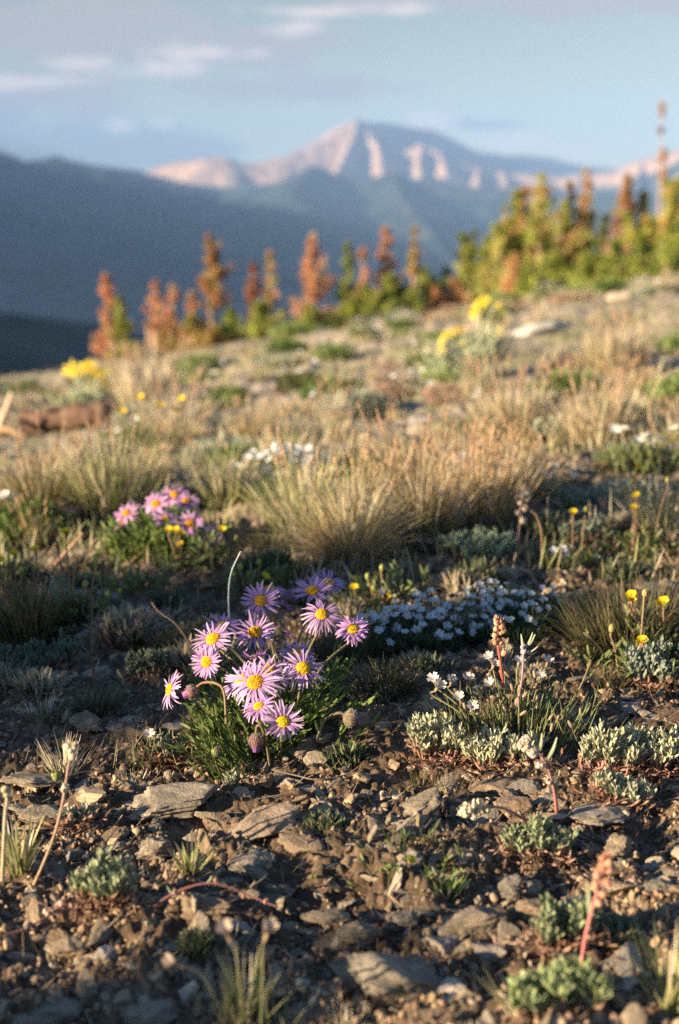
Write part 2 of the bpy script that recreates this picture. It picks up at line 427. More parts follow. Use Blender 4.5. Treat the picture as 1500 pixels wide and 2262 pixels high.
# ------------------------------------------------------------------ valley and mountain range
def build_mountains():
    def rp(l): return [at(a, b, d) for a, b, d in l]
    ridges = [
        (rp([(790, 262, 10000), (800, 268, 10050), (860, 272, 10600), (960, 288, 11300), (1010, 312, 11600), (1060, 335, 11900), (1110, 343, 12200), (1160, 341, 12500), (1210, 345, 12800), (1250, 358, 13000), (1290, 364, 13200), (1400, 372, 13600), (1600, 380, 13900)]), .8, 0),
        (rp([(790, 262, 10000), (760, 282, 9850), (720, 305, 9700), (690, 318, 9600), (650, 334, 9500), (600, 350, 9450), (560, 360, 9400), (480, 374, 9300)]), .60, 0),
        (rp([(790, 262, 10000), (782, 300, 9650), (765, 340, 9200), (745, 375, 8800), (730, 410, 8400)]), 1.7, 1),
        (rp([(800, 285, 9950), (840, 322, 9650), (890, 330, 9550), (935, 318, 9500), (965, 330, 9400), (1000, 355, 9300), (1060, 368, 9200), (1130, 380, 9100), (1250, 388, 8900), (1350, 380, 8600), (1420, 350, 8300), (1500, 330, 8000), (1650, 300, 7800)]), .75, 0),
        (rp([(806, 280, 9950), (835, 325, 9400), (850, 392, 8700)]), 1.0, 1), (rp([(972, 335, 9430), (985, 380, 8900)]), .95, 1), (rp([(1112, 377, 9130), (1118, 412, 8700)]), .95, 1),
        (rp([(935, 318, 9500), (925, 350, 9150), (930, 400, 8600)]), 1.5, 1), (rp([(1060, 368, 9200), (1055, 400, 8800), (1060, 440, 8300)]), 1.5, 1),
        (rp([(1200, 386, 9000), (1195, 430, 8500)]), 1.5, 1), (rp([(1280, 386, 8800), (1275, 430, 8300)]), 1.5, 1), (rp([(1420, 350, 8300), (1410, 400, 7800)]), .9, 1),
        (rp([(320, 380, 8800), (350, 368, 8700), (400, 355, 8600), (460, 346, 8500), (500, 343, 8500), (530, 355, 8500), (600, 378, 8400), (660, 394, 8300)]), .6, 0),
        (rp([(-700, 260, 6500), (-300, 290, 6800), (-100, 310, 7000), (0, 334, 7000), (40, 358, 7000), (80, 354, 7050), (122, 344, 7100), (160, 358, 7200), (220, 367, 7300), (300, 376, 7500), (380, 396, 7600), (480, 414, 7600), (580, 417, 7500), (640, 392, 7500), (690, 364, 7500), (740, 382, 7450), (800, 392, 7400), (870, 382, 7300), (960, 404, 7200), (1040, 414, 7100), (1150, 418, 6900), (1400, 430, 6500), (1700, 440, 6000)]), .45, 0),
        (rp([(-300, 430, 5200), (100, 432, 5400), (300, 450, 5500), (430, 480, 5000), (560, 520, 4500), (700, 580, 3900)]), .40, 0),
        (rp([(870, 392, 7200), (900, 450, 6300), (960, 520, 5200), (1000, 580, 4400)]), .45, 0),
        (rp([(690, 366, 7500), (640, 430, 6300), (740, 500, 5200)]), .45, 0),
        (rp([(-200, 520, 3600), (50, 540, 3700), (240, 590, 3500), (420, 640, 3100)]), .38, 0),
        (rp([(-900, 480, 560), (-300, 620, 640), (0, 690, 720), (110, 702, 760), (230, 716, 800), (420, 775, 860)]), .5, 0),
    ]
    # unseen ridge added west of the valley to shade the lower slopes
    ridges.append(([V(-2200, 1600, 380), V(-2500, 2900, 520), V(-2800, 4200, 620), V(-3100, 5400, 640), V(-3350, 6200, 600), V(-3600, 6500, 350)], .55, 0))
    az = np.concatenate([np.linspace(-64, -16, 90)[:-1], np.linspace(-16, 16, 460), np.linspace(16, 40, 30)[1:]]); az = np.radians(az)
    r = np.exp(np.linspace(math.log(320), math.log(14500), 600))
    X = r[:, None] * np.sin(az)[None]; Y = r[:, None] * np.cos(az)[None]
    floor = -620 + 60 * fbm(np.stack([X / 900, Y / 900, 0 * X], -1), 3, 5) + 500 * sm((1400 - r[:, None]) / 1200) * 0
    Z = floor.copy(); best = np.full(X.shape, 1e9)
    wob = fbm(np.stack([X / 420, Y / 420, 0 * X], -1), 5, 77, .55)
    spur = 1 - np.abs(vnoise(np.stack([X / 330, Y / 700, 0 * X], -1), 90))
    for pts, k, mode in ridges:
        pts = np.array(pts); h = np.full(X.shape, -1e9)
        for a, b in zip(pts[:-1], pts[1:]):
            d = b[:2] - a[:2]; L2 = (d ** 2).sum(); t = np.clip(((X - a[0]) * d[0] + (Y - a[1]) * d[1]) / L2, 0, 1)
            dist = np.hypot(X - a[0] - t * d[0], Y - a[1] - t * d[1])
            hh = a[2] + t * (b[2] - a[2]) - k * dist * (1 - .12 * wob) - k * .00 * dist
            h = np.maximum(h, hh); best = np.minimum(best, dist / (r[:, None] * .08)) if mode == 0 else best
        Z = np.maximum(Z, h)
    scale = np.clip(r[:, None] / 9000, .05, 1)
    gul = (1 - np.abs(vnoise(np.stack([X / 150, Y / 650, 0 * X], -1), 91))) * 26 + (1 - np.abs(vnoise(np.stack([X / 75 + wob, Y / 300, 0 * X], -1), 92))) * 13
    Z = Z + (wob * 62 + spur * 40 + gul) * scale * np.clip(best, .07, 1)
    idx = np.arange(X.size).reshape(X.shape)
    f = np.stack([idx[:-1, :-1], idx[:-1, 1:], idx[1:, 1:], idx[1:, :-1]], -1).reshape(-1, 4)
    f = f[(X.ravel()[f] > -5200).all(1)]
    m = bpy.data.materials.new('mountain_rock_and_forest'); m.use_nodes = True; t = NT(m.node_tree); b = m.node_tree.nodes['Principled BSDF']
    tc = t.n('ShaderNodeTexCoord'); sp = t.n('ShaderNodeSeparateXYZ'); t.l(tc.outputs['Object'], sp.inputs[0])
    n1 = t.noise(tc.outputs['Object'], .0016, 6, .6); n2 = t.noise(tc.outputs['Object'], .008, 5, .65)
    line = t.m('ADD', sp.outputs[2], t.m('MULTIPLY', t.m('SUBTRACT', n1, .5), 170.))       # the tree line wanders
    line = t.m('SUBTRACT', line, t.m('MULTIPLY', t.ramp(t.m('DIVIDE', sp.outputs[1], 10000.), [(.775, 1.), (.80, 0.)]), 400.))  # nearer ranges take the forest colour to the crest, in place of shade
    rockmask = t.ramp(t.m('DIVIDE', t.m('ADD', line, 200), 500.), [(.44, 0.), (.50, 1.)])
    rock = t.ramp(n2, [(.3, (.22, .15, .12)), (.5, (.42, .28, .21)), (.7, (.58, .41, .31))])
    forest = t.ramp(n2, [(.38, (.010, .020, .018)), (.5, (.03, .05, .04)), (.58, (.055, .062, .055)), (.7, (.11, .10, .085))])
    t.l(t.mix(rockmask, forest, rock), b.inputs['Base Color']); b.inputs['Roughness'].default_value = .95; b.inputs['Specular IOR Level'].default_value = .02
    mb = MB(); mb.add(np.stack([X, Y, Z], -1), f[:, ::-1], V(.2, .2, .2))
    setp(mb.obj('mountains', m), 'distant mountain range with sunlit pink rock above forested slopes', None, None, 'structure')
    # snow patch left
    return X, Y, Z
build_mountains()

def build_haze():
    mb = MB(); x0, x1, y0, y1, z0, z1 = -5400, 9600, -950, 14600, -1200, 700
    v = [(x, y, z) for z in (z0, z1) for y in (y0, y1) for x in (x0, x1)]
    f = [(0, 2, 3, 1), (4, 5, 7, 6), (0, 1, 5, 4), (2, 6, 7, 3), (0, 4, 6, 2), (1, 3, 7, 5)]
    mb.add(v, f, V(1, 1, 1)); m = bpy.data.materials.new('valley_air'); m.use_nodes = True; t = NT(m.node_tree); m.node_tree.nodes.clear()
    vp = t.n('ShaderNodeVolumePrincipled'); vp.inputs['Color'].default_value = (.28, .48, .89, 1); vp.inputs['Density'].default_value = .88e-4; vp.inputs['Anisotropy'].default_value = -.2
    out = t.n('ShaderNodeOutputMaterial'); t.l(vp.outputs[0], out.inputs['Volume'])
    setp(mb.obj('haze', m, smooth=False), 'thin blue air over the valley', None, None, 'stuff')
build_haze()
#@@REST
# ------------------------------------------------------------------ plant builders
def grow(col0, col1, N, S, R, amt=.22, hue=.08, power=1.):
    t = np.linspace(0, 1, S)[None, :, None, None] ** power
    a = jitcol(col0, N, amt, hue)[:, None, None, :]; b = jitcol(col1, N, amt, hue)[:, None, None, :]
    return np.broadcast_to(a * (1 - t) + b * t, (N, S, R, 3)).reshape(-1, 3)

def taper(N, S, w, tip=.15, base=.7):
    t = np.linspace(0, 1, S); p = np.where(t < .35, base + (1 - base) * t / .35, 1 - (1 - tip) * ((t - .35) / .65) ** 1.5)
    return np.asarray(w).reshape(-1, 1) * p[None] * np.ones((N, 1))

def add_blades(mb, base, az, lean, bend, L, w, c0, c1, S=6, fold=.3, tip=.12, power=1.):
    N = len(L); P = paths(base, az, lean, bend, L, S); tw = az + math.pi / 2 + RNG.uniform(-.7, .7, N)
    side = np.stack([np.cos(tw), np.sin(tw), RNG.uniform(-.15, .15, N)], -1); side /= np.linalg.norm(side, axis=1, keepdims=True)
    v, f, R = ribbons(P, taper(N, S, w, tip), side, fold); mb.add(v, f, grow(c0, c1, N, S, R, power=power)); return P

def add_tube(mb, pts, r0, r1, c0, c1=None, S=16, k=7, rough=0.):
    P = spline(pts, S); c1 = c0 if c1 is None else c1; rr = np.linspace(r0, r1, S) * (1 + rough * RNG.uniform(-1, 1, S))
    v, f = tubes(P[None], rr[None], k); t = np.repeat(np.linspace(0, 1, S), k)[:, None]
    mb.add(v, f, np.asarray(c0) * (1 - t) + np.asarray(c1) * t); return P

def frame(n):
    n = np.asarray(n, float); n = n / np.linalg.norm(n); a = np.cross(n, V(0, 0, 1) if abs(n[2]) < .9 else V(1, 0, 0)); a /= np.linalg.norm(a)
    return a, np.cross(n, a), n

def add_petals(mb, c, n, R, count, halfw, c0, c1, r0=.30, droop=.0, jl=.12, lift=.05, S=6, tip=.3, fold=.25, jd=.16):
    a, b, n = frame(n); th = np.arange(count) / count * 2 * math.pi + RNG.uniform(-.13, .13, count); L = 1 + RNG.uniform(-jl, jl * .6, count)
    dr = droop + RNG.normal(0, jd, count); layer = (np.arange(count) % 2) * -.05
    t = np.linspace(0, 1, S)
    rad = (r0 + (1 - r0) * L[:, None] * t[None]) * R; hgt = (lift * np.sin(t * 2.2)[None] + layer[:, None] - (dr[:, None]) * t[None] ** 1.7) * R
    rad = rad * np.cos(np.clip(dr, -1, 1.2)[:, None] * t[None] * .5)
    sw = RNG.normal(0, .09, count)[:, None] * t[None] ** 2; bad = RNG.random(count) < .10; L[bad] *= RNG.uniform(.5, .85, bad.sum())
    d = a * np.cos(th[:, None] + sw)[..., None] + b * np.sin(th[:, None] + sw)[..., None]
    P = c + d * rad[..., None] + n * hgt[..., None]
    side = -a * np.sin(th)[:, None] + b * np.cos(th)[:, None] + n * RNG.normal(0, .25, count)[:, None]; side /= np.linalg.norm(side, axis=1, keepdims=True)
    W = taper(count, S, halfw * (1 + RNG.uniform(-.2, .2, count)), tip, .55)
    v, f, Rr = ribbons(P, W, side, fold); mb.add(v, f, grow(c0, c1, count, S, Rr, .10, .05))

def add_disc(mb, c, n, R, col=(.80, .50, .03), dome=.45, count=110):
    a, b, n = frame(n); k = np.arange(count); rr = np.sqrt((k + .5) / count); th = k * 2.39996
    C = c + (a * np.cos(th)[:, None] + b * np.sin(th)[:, None]) * (rr * R)[:, None] + n * ((1 - rr ** 2) * dome * R + RNG.uniform(-.02, .05, count) * R)[:, None]
    s = R * .085; S3 = np.stack([np.full(count, s)] * 3, -1) * RNG.uniform(.8, 1.25, (count, 1))
    cols = jitcol(col, count, .22, .08); cols = cols * (1 - .0 * rr[:, None])
    inner = rr < .45; cols[inner] = cols[inner] * V(.85, 1.0, .9)
    blobs(mb, C, S3, 1, cols, .12)
    v0, f0 = ICO[2]; v = c + (v0[:, :1] * a + v0[:, 1:2] * b) * R * .97 + v0[:, 2:] * n * R * dome * .9
    mb.add(v, f0, V(*col) * .7)

def add_cup(mb, c, n, R, col=(.10, .12, .05), depth=.5):
    a, b, n = frame(n); m = 18; t = np.linspace(0, 1, 6); th = np.linspace(0, 2 * math.pi, m, endpoint=False)
    r = R * np.sin(t * math.pi / 2) ** .7 + R * .12; z = -R * depth * np.cos(t * math.pi / 2)
    v = c + r[:, None, None] * (a * np.cos(th)[:, None] + b * np.sin(th)[:, None])[None] * (1 + .06 * RNG.uniform(-1, 1, (6, m, 1))) + z[:, None, None] * n
    idx = np.arange(6 * m).reshape(6, m); nx = np.roll(idx, -1, 1)
    mb.add(v.reshape(-1, 3), np.stack([idx[:-1], nx[:-1], nx[1:], idx[1:]], -1).reshape(-1, 4), jitcol(col, 6 * m, .3, .1))

def lobed(mb, base, az, lean, bend, L, w, nl, lobeL, c0, c1, lobew=None, frm=.5, S=7, spread=.75, fold=.25):
    """leaves cut into narrow lobes"""
    N = len(L); lobew = w if lobew is None else lobew
    P = add_blades(mb, base, az, lean, bend, L, w, c0, c1, S, fold, .5)
    T = np.gradient(P, axis=1); T /= np.linalg.norm(T, axis=-1, keepdims=True)
    for j in range(nl):
        u = frm + (1 - frm) * (j + 1) / (nl + .4); u = min(u, .98); k = u * (S - 1); i = int(k); fr = k - i; i2 = min(i + 1, S - 1)
        p = P[:, i] * (1 - fr) + P[:, i2] * fr; t = T[:, i]; tw = az + math.pi / 2
        sd = np.stack([np.cos(tw), np.sin(tw), 0 * tw], -1) * (1 if j % 2 else -1) + RNG.normal(0, .25, (N, 3))
        d = t + sd * spread * RNG.uniform(.6, 1.3, (N, 1)); d /= np.linalg.norm(d, axis=1, keepdims=True)
        ll = lobeL * RNG.uniform(.65, 1.25, N) * (1 - .35 * abs(u - .75)); q = np.linspace(0, 1, 4)
        Q = p[:, None] + d[:, None] * (ll[:, None] * q[None])[..., None] + t[:, None] * (ll[:, None] * .3 * q[None] ** 2)[..., None]
        s2 = np.cross(d, RNG.normal(size=(N, 3))); s2 /= np.linalg.norm(s2, axis=1, keepdims=True)
        W = np.full((N, 1), lobew) * np.array([.6, 1.0, 1.0, .4])[None]
        v, f, R = ribbons(Q, W, s2, fold); mb.add(v, f, grow(np.asarray(c0) * .5 + np.asarray(c1) * .5, c1, N, 4, R))

LILAC0, LILAC1 = (.46, .25, .50), (.64, .43, .67)
CAM = V(0, -.93, .36)

def flower_head(T, c, n, R, count, c0, c1, petal_w, disc_r=.40, disc_col=(.80, .50, .03), droop=.1, cup=(.10, .12, .05), label=None, jd=.16):
    m = MB(); add_cup(m, c - frame(n)[2] * R * .04, n, R * disc_r * .95, cup); h = T.part(m, 'flower_head', M_stem, label)
    m = MB(); add_petals(m, c, n, R, count, petal_w, c0, c1, disc_r * .8, droop, jd=jd); T.sub(m, 'petals', M_petal, h)
    m = MB(); add_disc(m, c, n, R * disc_r, disc_col); T.sub(m, 'disc', M_disc, h)

def stem_part(T, a, b, n, r=.0008, c0=(.16, .15, .06), c1=(.17, .14, .07), name='stem', bow=.25, S=16):
    a = np.asarray(a, float); b = np.asarray(b, float); L = np.linalg.norm(b - a); n = np.asarray(n, float) / np.linalg.norm(n)
    m = MB(); mid = (a + b) / 2 + V(0, 0, 1) * 0 - V(b[0] - a[0], b[1] - a[1], 0) * bow * .6
    mid = a * .45 + b * .55 + V(-(b - a)[0], -(b - a)[1], L * .2) * bow
    P = add_tube(m, [a, mid, b - n * L * .12, b], r * 1.1, r, c0, c1, S)
    k = 70; u = RNG.integers(1, S, k); q = P[u] + (P[u - 1] - P[u]) * RNG.random((k, 1)); d = RNG.normal(size=(k, 3)); d /= np.linalg.norm(d, axis=1, keepdims=True)   # stem hairs
    Q = q[:, None] + d[:, None] * np.linspace(0, r * 2.6, 2)[None, :, None]; v, f, R = ribbons(Q, np.full((k, 2), r * .09), np.cross(d, V(.3, .5, .8)), 0); m.add(v, f, V(.45, .45, .36))
    return T.part(m, name, M_stem)

# ------------------------------------------------------------------ the aster clump in focus
def bud(T, c, n, R, cg, cp, tipc=.5):
    a, b, n = frame(n); R = R * .85; m = MB(); v0, f0 = ICO[3]; v = c + (v0[:, :1] * a + v0[:, 1:2] * b) * R * .9 + v0[:, 2:] * n * R * 1.0; m.add(v, f0, V(*cg) * .7)
    t = np.linspace(0, 1, 5)
    for row, (a0, sp) in enumerate(((.2, 1.1), (.75, 1.15), (1.15, 1.25))):                 # overlapping pointed bracts
        k = 17; th = (np.arange(k) + .5 * row) / k * 2 * math.pi + RNG.normal(0, .05, k); ph = a0 + t * sp
        rad = R * np.sin(ph) * (1.02 + .16 * t); z = -R * 1.08 * np.cos(ph)
        P = c + (a * np.cos(th)[:, None] + b * np.sin(th)[:, None])[:, None] * rad[None, :, None] + n * z[None, :, None]
        sd = -a * np.sin(th)[:, None] + b * np.cos(th)[:, None]; v, f, Rr = ribbons(P, taper(k, 5, R * .2, .08, .8), sd, .35); m.add(v, f, grow(cg, V(*cg) * 1.2 + V(.06, .0, .03), k, 5, Rr, .35, .15))
    k = 220; d = RNG.normal(size=(k, 3)); d /= np.linalg.norm(d, axis=1, keepdims=True); q = c + d * R          # hairs
    v, f, _ = ribbons(q[:, None] + d[:, None] * np.linspace(0, R * .34, 2)[None, :, None], np.full((k, 2), R * .018), np.cross(d, V(.3, .5, .8)), 0); m.add(v, f, V(.5, .48, .40))
    h = T.part(m, 'bud', M_stem)
    m = MB(); k = 36; th = RNG.uniform(0, 2 * math.pi, k); rr = RNG.uniform(.2, .72, k) * R
    P = c + (a * np.cos(th)[:, None] + b * np.sin(th)[:, None])[:, None] * (rr[:, None] * (1.15 - .35 * t[None]))[..., None] + n * (R * (.35 + (tipc + .7) * t))[None, :, None] * 1.0
    sd = -a * np.sin(th)[:, None] + b * np.cos(th)[:, None]; v, f, Rr = ribbons(P, taper(k, 5, R * .13, .3), sd, .3); m.add(v, f, grow(cp, V(*cp) * 1.2, k, 5, Rr)); T.sub(m, 'petals', M_petal, h)

def aster_main():
    b0 = gp(640, 1672); T = Thing('aster_plant', 'lilac aster clump with many yellow centred flowers in sharp focus', 'flowering plant', b0)
    # photo place, distance, width in photo pixels, facing
    HD = [(625, 1594, 1.015, 92, (.05, -.62, .62)), (563, 1507, 1.045, 118, (-.25, -.60, .70)), (592, 1482, 1.075, 100, (.0, -.55, .8)), (536, 1502, 1.07, 96, (-.35, -.45, .8)),
          (670, 1476, 1.06, 98, (.10, -.62, .70)), (571, 1560, 1.03, 72, (-.30, -.35, .85)), (456, 1462, 1.09, 72, (-.35, -.85, .30)), (470, 1411, 1.105, 92, (-.30, -.55, .75)),
          (375, 1523, 1.08, 84, (-.85, -.30, .35)), (563, 1396, 1.13, 90, (-.05, -.62, .74)), (492, 1382, 1.16, 84, (.0, -.35, .9)), (711, 1357, 1.12, 90, (.0, -.62, .72)),
          (779, 1389, 1.14, 72, (-.05, -.55, .75)), (655, 1443, 1.13, 78, (.05, -.30, .92)), (575, 1327, 1.19, 84, (.02, -.80, .60)), (690, 1305, 1.22, 84, (-.05, -.38, .90)),
          (724, 1286, 1.26, 76, (.2, -.35, .85)), (596, 1300, 1.25, 74, (.0, .05, 1.0))]
    for px, py, Y, dia, n in HD:
        c = at(px, py, Y); R = dia / 2 * px2m(Y) * 1.10
        shade = RNG.uniform(.92, 1.08)
        flower_head(T, c, n, R, int(RNG.integers(34, 46)), V(*LILAC0) * shade, V(*LILAC1) * shade * V(1, RNG.uniform(.85, 1.1), 1), RNG.uniform(.00095, .0012), RNG.uniform(.29, .35), V(.80, .50, .03) * V(1, RNG.uniform(.78, 1.08), 1), droop=RNG.uniform(-.12, .38), cup=(.13, .13, .06), jd=.18)
        f = b0 + V((c[0] - b0[0]) * .35 + RNG.normal(0, .006), (c[1] - b0[1]) * .45 + RNG.uniform(0, .02), 0); f[2] = G(f[0], f[1])[0]
        stem_part(T, f, c - frame(n)[2] * R * .25, n, .00105)
    # heads seen from behind or the side, drooping
    for px, py, Y, dia, n in [(617, 1392, 1.17, 74, (.35, .45, .75)), (622, 1338, 1.23, 66, (.3, .4, .8)), (625, 1308, 1.27, 66, (.2, .5, .75)), (562, 1452, 1.10, 60, (-.1, .25, 1.0))]:
        c = at(px, py, Y); R = dia / 2 * px2m(Y); flower_head(T, c, n, R, 30, V(.42, .17, .48), V(.55, .28, .60), .0010, .36, droop=-.25 if py > 1440 else .15)
        f = b0 + V((c[0] - b0[0]) * .4, (c[1] - b0[1]) * .5, 0); f[2] = G(f[0], f[1])[0]; stem_part(T, f, c - frame(n)[2] * R * .25, n, .001)
    c = at(423, 1528, 1.07); bud(T, c, (-.75, -.3, -.25), .0058, (.20, .13, .10), (.62, .25, .50))
    m = MB(); add_tube(m, [at(500, 1600, 1.05), at(495, 1530, 1.06), at(478, 1510, 1.065), at(450, 1508, 1.07), at(434, 1518, 1.07)], .0011, .0010, (.20, .15, .07), (.28, .14, .08), 20); T.part(m, 'stem', M_stem)
    c = at(566, 1637, .995); bud(T, c, (0, -.15, -1), .0062, (.13, .09, .06), (.33, .14, .38))
    m = MB(); add_tube(m, [at(596, 1690, 1.01), at(588, 1640, 1.0), at(578, 1606, .995), at(568, 1604, .995), at(566, 1620, .995)], .0010, .0010, (.16, .14, .06), (.2, .12, .08), 20); T.part(m, 'stem', M_stem)
    c = at(776, 1587, 1.03); bud(T, c, (.9, -.2, -.25), .0072, (.11, .11, .06), (.25, .12, .24), .2)
    m = MB(); add_tube(m, [at(700, 1640, 1.02), at(712, 1600, 1.03), at(730, 1582, 1.03), at(752, 1575, 1.03), at(764, 1582, 1.03)], .0012, .0011, (.16, .14, .06), (.22, .14, .09), 20); T.part(m, 'stem', M_stem)
    c = at(478, 1660, 1.02); bud(T, c, (.1, -.1, 1), .0042, (.13, .18, .05), (.2, .2, .08), .1)
    m = MB(); add_tube(m, [at(495, 1690, 1.02), at(483, 1675, 1.02), at(478, 1668, 1.02)], .0008, .0008, (.13, .14, .06)); T.part(m, 'stem', M_stem)
    # cut leaves
    m = MB(); N = 230; px = RNG.normal(600, 62, N).clip(455, 735); yb = RNG.uniform(0, 1, N) ** 1.1
    Yb = b0[1] + yb * .15; x = (px - 750) / FPX * Yb / .99 ; base = np.stack([x, Yb, G(x, Yb) - .002], -1)
    az = np.arctan2(RNG.normal(-.3, 1, N), (px - 590) / 55 + RNG.normal(0, .9, N)); lean = RNG.uniform(.05, .75, N); L = RNG.uniform(.022, .050, N)
    lobed(m, base, az, lean, RNG.uniform(0, .7, N), L, .0006, 7, .0095, (.055, .09, .022), (.17, .23, .06), .0012, .35, spread=1.1)
    N = 90; px = RNG.uniform(470, 560, N); Yb = RNG.uniform(1.02, 1.08, N); x = (px - 750) / FPX * Yb; base = np.stack([x, Yb, G(x, Yb) - .001], -1)
    lobed(m, base, RNG.normal(math.pi * .95, .5, N), RNG.uniform(.5, 1.1, N), RNG.uniform(-.6, .1, N), RNG.uniform(.025, .052, N), .00075, 6, .008, (.055, .09, .022), (.13, .18, .05), .00095, .45)
    T.part(m, 'leaves', M_leaf)
aster_main()

def aster_back():
    b0 = gp(355, 1235); T = Thing('aster_plant', 'smaller pink aster cluster behind and left of the big clump', 'flowering plant', b0); Y0 = b0[1]
    for px, py, dia, n, dy in [(344, 1113, 62, (-.2, -.75, .6), 0), (386, 1092, 66, (.1, -.45, .8), .05), (412, 1107, 60, (.1, -.5, .8), .03), (366, 1146, 56, (.1, -.65, .7), -.01), (420, 1156, 64, (.1, -.75, .6), -.02),
                               (279, 1133, 58, (-.15, -.6, .75), 0), (300, 1112, 36, (.4, .2, .85), .03), (468, 1180, 56, (.4, -.45, .7), 0), (268, 1158, 36, (-.5, 0, .6), 0), (308, 1168, 34, (.2, -.3, .6), 0)]:
        Y = Y0 + dy; c = at(px, py, Y); R = dia / 2 * px2m(Y)
        flower_head(T, c, n, R, 26, V(.55, .27, .52), V(.74, .46, .72), .0017, .34, (.85, .38, .03))
        f = V(b0[0] + (c[0] - b0[0]) * .6, b0[1] + RNG.uniform(-.02, .03), 0); f[2] = G(f[0], f[1])[0]; stem_part(T, f, c - frame(n)[2] * R * .25, n, .0012)
    m = MB(); N = 300; x = RNG.normal(b0[0] - .003, .028, N); y = RNG.normal(b0[1] + .005, .02, N); base = np.stack([x, y, G(x, y)], -1)
    lobed(m, base, RNG.uniform(0, 6.28, N), RNG.uniform(.05, .8, N), RNG.uniform(0, .6, N), RNG.uniform(.03, .06, N), .0011, 5, .009, (.06, .10, .025), (.16, .22, .06), .0014, .4)
    T.part(m, 'leaves', M_leaf)
aster_back()

# ------------------------------------------------------------------ small white flowers
def white_flower(mp, mc, c, n, R, col=(.80, .78, .74), calyx=(.30, .22, .14), tube=1.3, pts=5, open_=.15):
    a, b, n = frame(n); k = pts * 2; th = np.repeat(np.arange(pts) / pts * 2 * math.pi + RNG.uniform(0, 1), 2) + np.tile([-.24, .24], pts) * 1.0
    t = np.linspace(0, 1, 4); rad = R * (.08 + .92 * t[None]) * np.ones((k, 1)) * RNG.uniform(.9, 1.05, (k, 1)); hgt = R * (open_ * 2.2 * t[None] ** .8) * np.ones((k, 1))
    thc = np.repeat(np.arange(pts), 2) / pts * 2 * math.pi; th0 = th[0] + .24
    ang = (th0 + thc)[:, None] * (1 - t[None]) + (th0 + thc + np.tile([-.24, .24], pts))[:, None] * t[None]
    P = c + (a * np.cos(ang)[..., None] + b * np.sin(ang)[..., None]) * rad[..., None] + n * hgt[..., None]
    sd = -a * np.sin(th)[:, None] + b * np.cos(th)[:, None]
    W = np.array([.10, .20, .25, .12])[None] * R * np.ones((k, 1)); v, f, Rr = ribbons(P, W, sd, .15); mp.add(v, f, grow(V(*col) * .95, col, k, 4, Rr, .06, .02))
    if mc is not None:
        S = 6; P = c + n * (np.linspace(-tube * R, .05 * R, S))[:, None]; v, f = tubes(P[None], np.array([[.10, .26, .3, .26, .24, .3]]) * R, 8); mc.add(v, f, jitcol(calyx, len(v), .2, .05))

def white_clump(label, base_px, heads, foliage, name='sandwort_plant', cat='flowering plant', R0=.0050, col=(.68, .61, .56), leafc=((.06, .09, .03), (.17, .20, .07))):
    b0 = gp(*base_px); T = Thing(name, label, cat, b0)
    for px, py, dY, n in heads:
        Y = b0[1] + dY; c = at(px, py, Y); mp = MB(); mc = MB(); R = R0 * RNG.uniform(.85, 1.1)
        white_flower(mp, mc, c, n, R, col, open_=RNG.uniform(.1, .55) if base_px[1] < 2200 else .75, tube=1.3 if base_px[1] < 2200 else 2.4); fl = T.part(mp, 'flower', M_petal); T.sub(mc, 'calyx', M_stem, fl)
        f = V(b0[0] + (c[0] - b0[0]) * .45, b0[1] + RNG.normal(0, .008), 0); f[2] = G(f[0], f[1])[0]; nn = frame(n)[2]
        stem_part(T, f, c - nn * R * 1.2, n, .0006, (.14, .16, .06), (.24, .19, .10), bow=.15)
    foliage(T, b0)
    return T

def sand_foliage(T, b0):
    m = MB(); N = 330; x = b0[0] + RNG.normal(.006, .028, N); y = b0[1] + RNG.normal(.01, .02, N); base = np.stack([x, y, G(x, y) - .001], -1)
    az = np.arctan2(RNG.normal(0, 1, N), (x - b0[0]) / .02 + RNG.normal(0, .6, N))
    add_blades(m, base, az, RNG.uniform(0, .55, N), RNG.uniform(-.1, .5, N), RNG.uniform(.012, .038, N), .0006, (.07, .09, .03), (.22, .26, .11), 5)
    N = 60; th = RNG.uniform(0, 6.28, N); x = b0[0] + RNG.normal(0, .02, N); y = b0[1] + RNG.normal(0, .015, N); base = np.stack([x, y, G(x, y)], -1)
    P = add_blades(m, base, th, RNG.uniform(0, .7, N), RNG.uniform(-.2, .3, N), RNG.uniform(.02, .045, N), .0005, (.14, .15, .06), (.28, .22, .11), 5)
    T.part(m, 'leaves', M_leaf)
    m = MB(); pass
    for i in range(26):
        m = MB(); blobs(m, P[i:i + 1, -1], V(.0013, .0013, .0036)[None], 1, jitcol((.30, .21, .13), 1), .1, rot=rotr(1, .25)); T.part(m, 'bud', M_stem)
white_clump('white star flowers on upright green stems right of the aster clump', (1135, 1640),
    [(958, 1500, 0, (-.3, -.5, .8)), (968, 1518, -.005, (.3, -.6, .7)), (998, 1504, .01, (.1, -.5, .8)), (1035, 1502, .015, (0, -.3, .9)), (1016, 1543, 0, (-.3, -.5, .8)), (1043, 1563, -.01, (.0, -.7, .7)),
     (1080, 1450, .02, (-.3, -.5, .8)), (1092, 1468, .02, (.2, -.5, .8)), (1148, 1458, .01, (.1, -.3, .9)), (1194, 1492, .02, (.1, -.4, .9)), (1210, 1462, .03, (.1, -.4, .9)), (1084, 1514, .01, (-.4, -.4, .8))], sand_foliage)

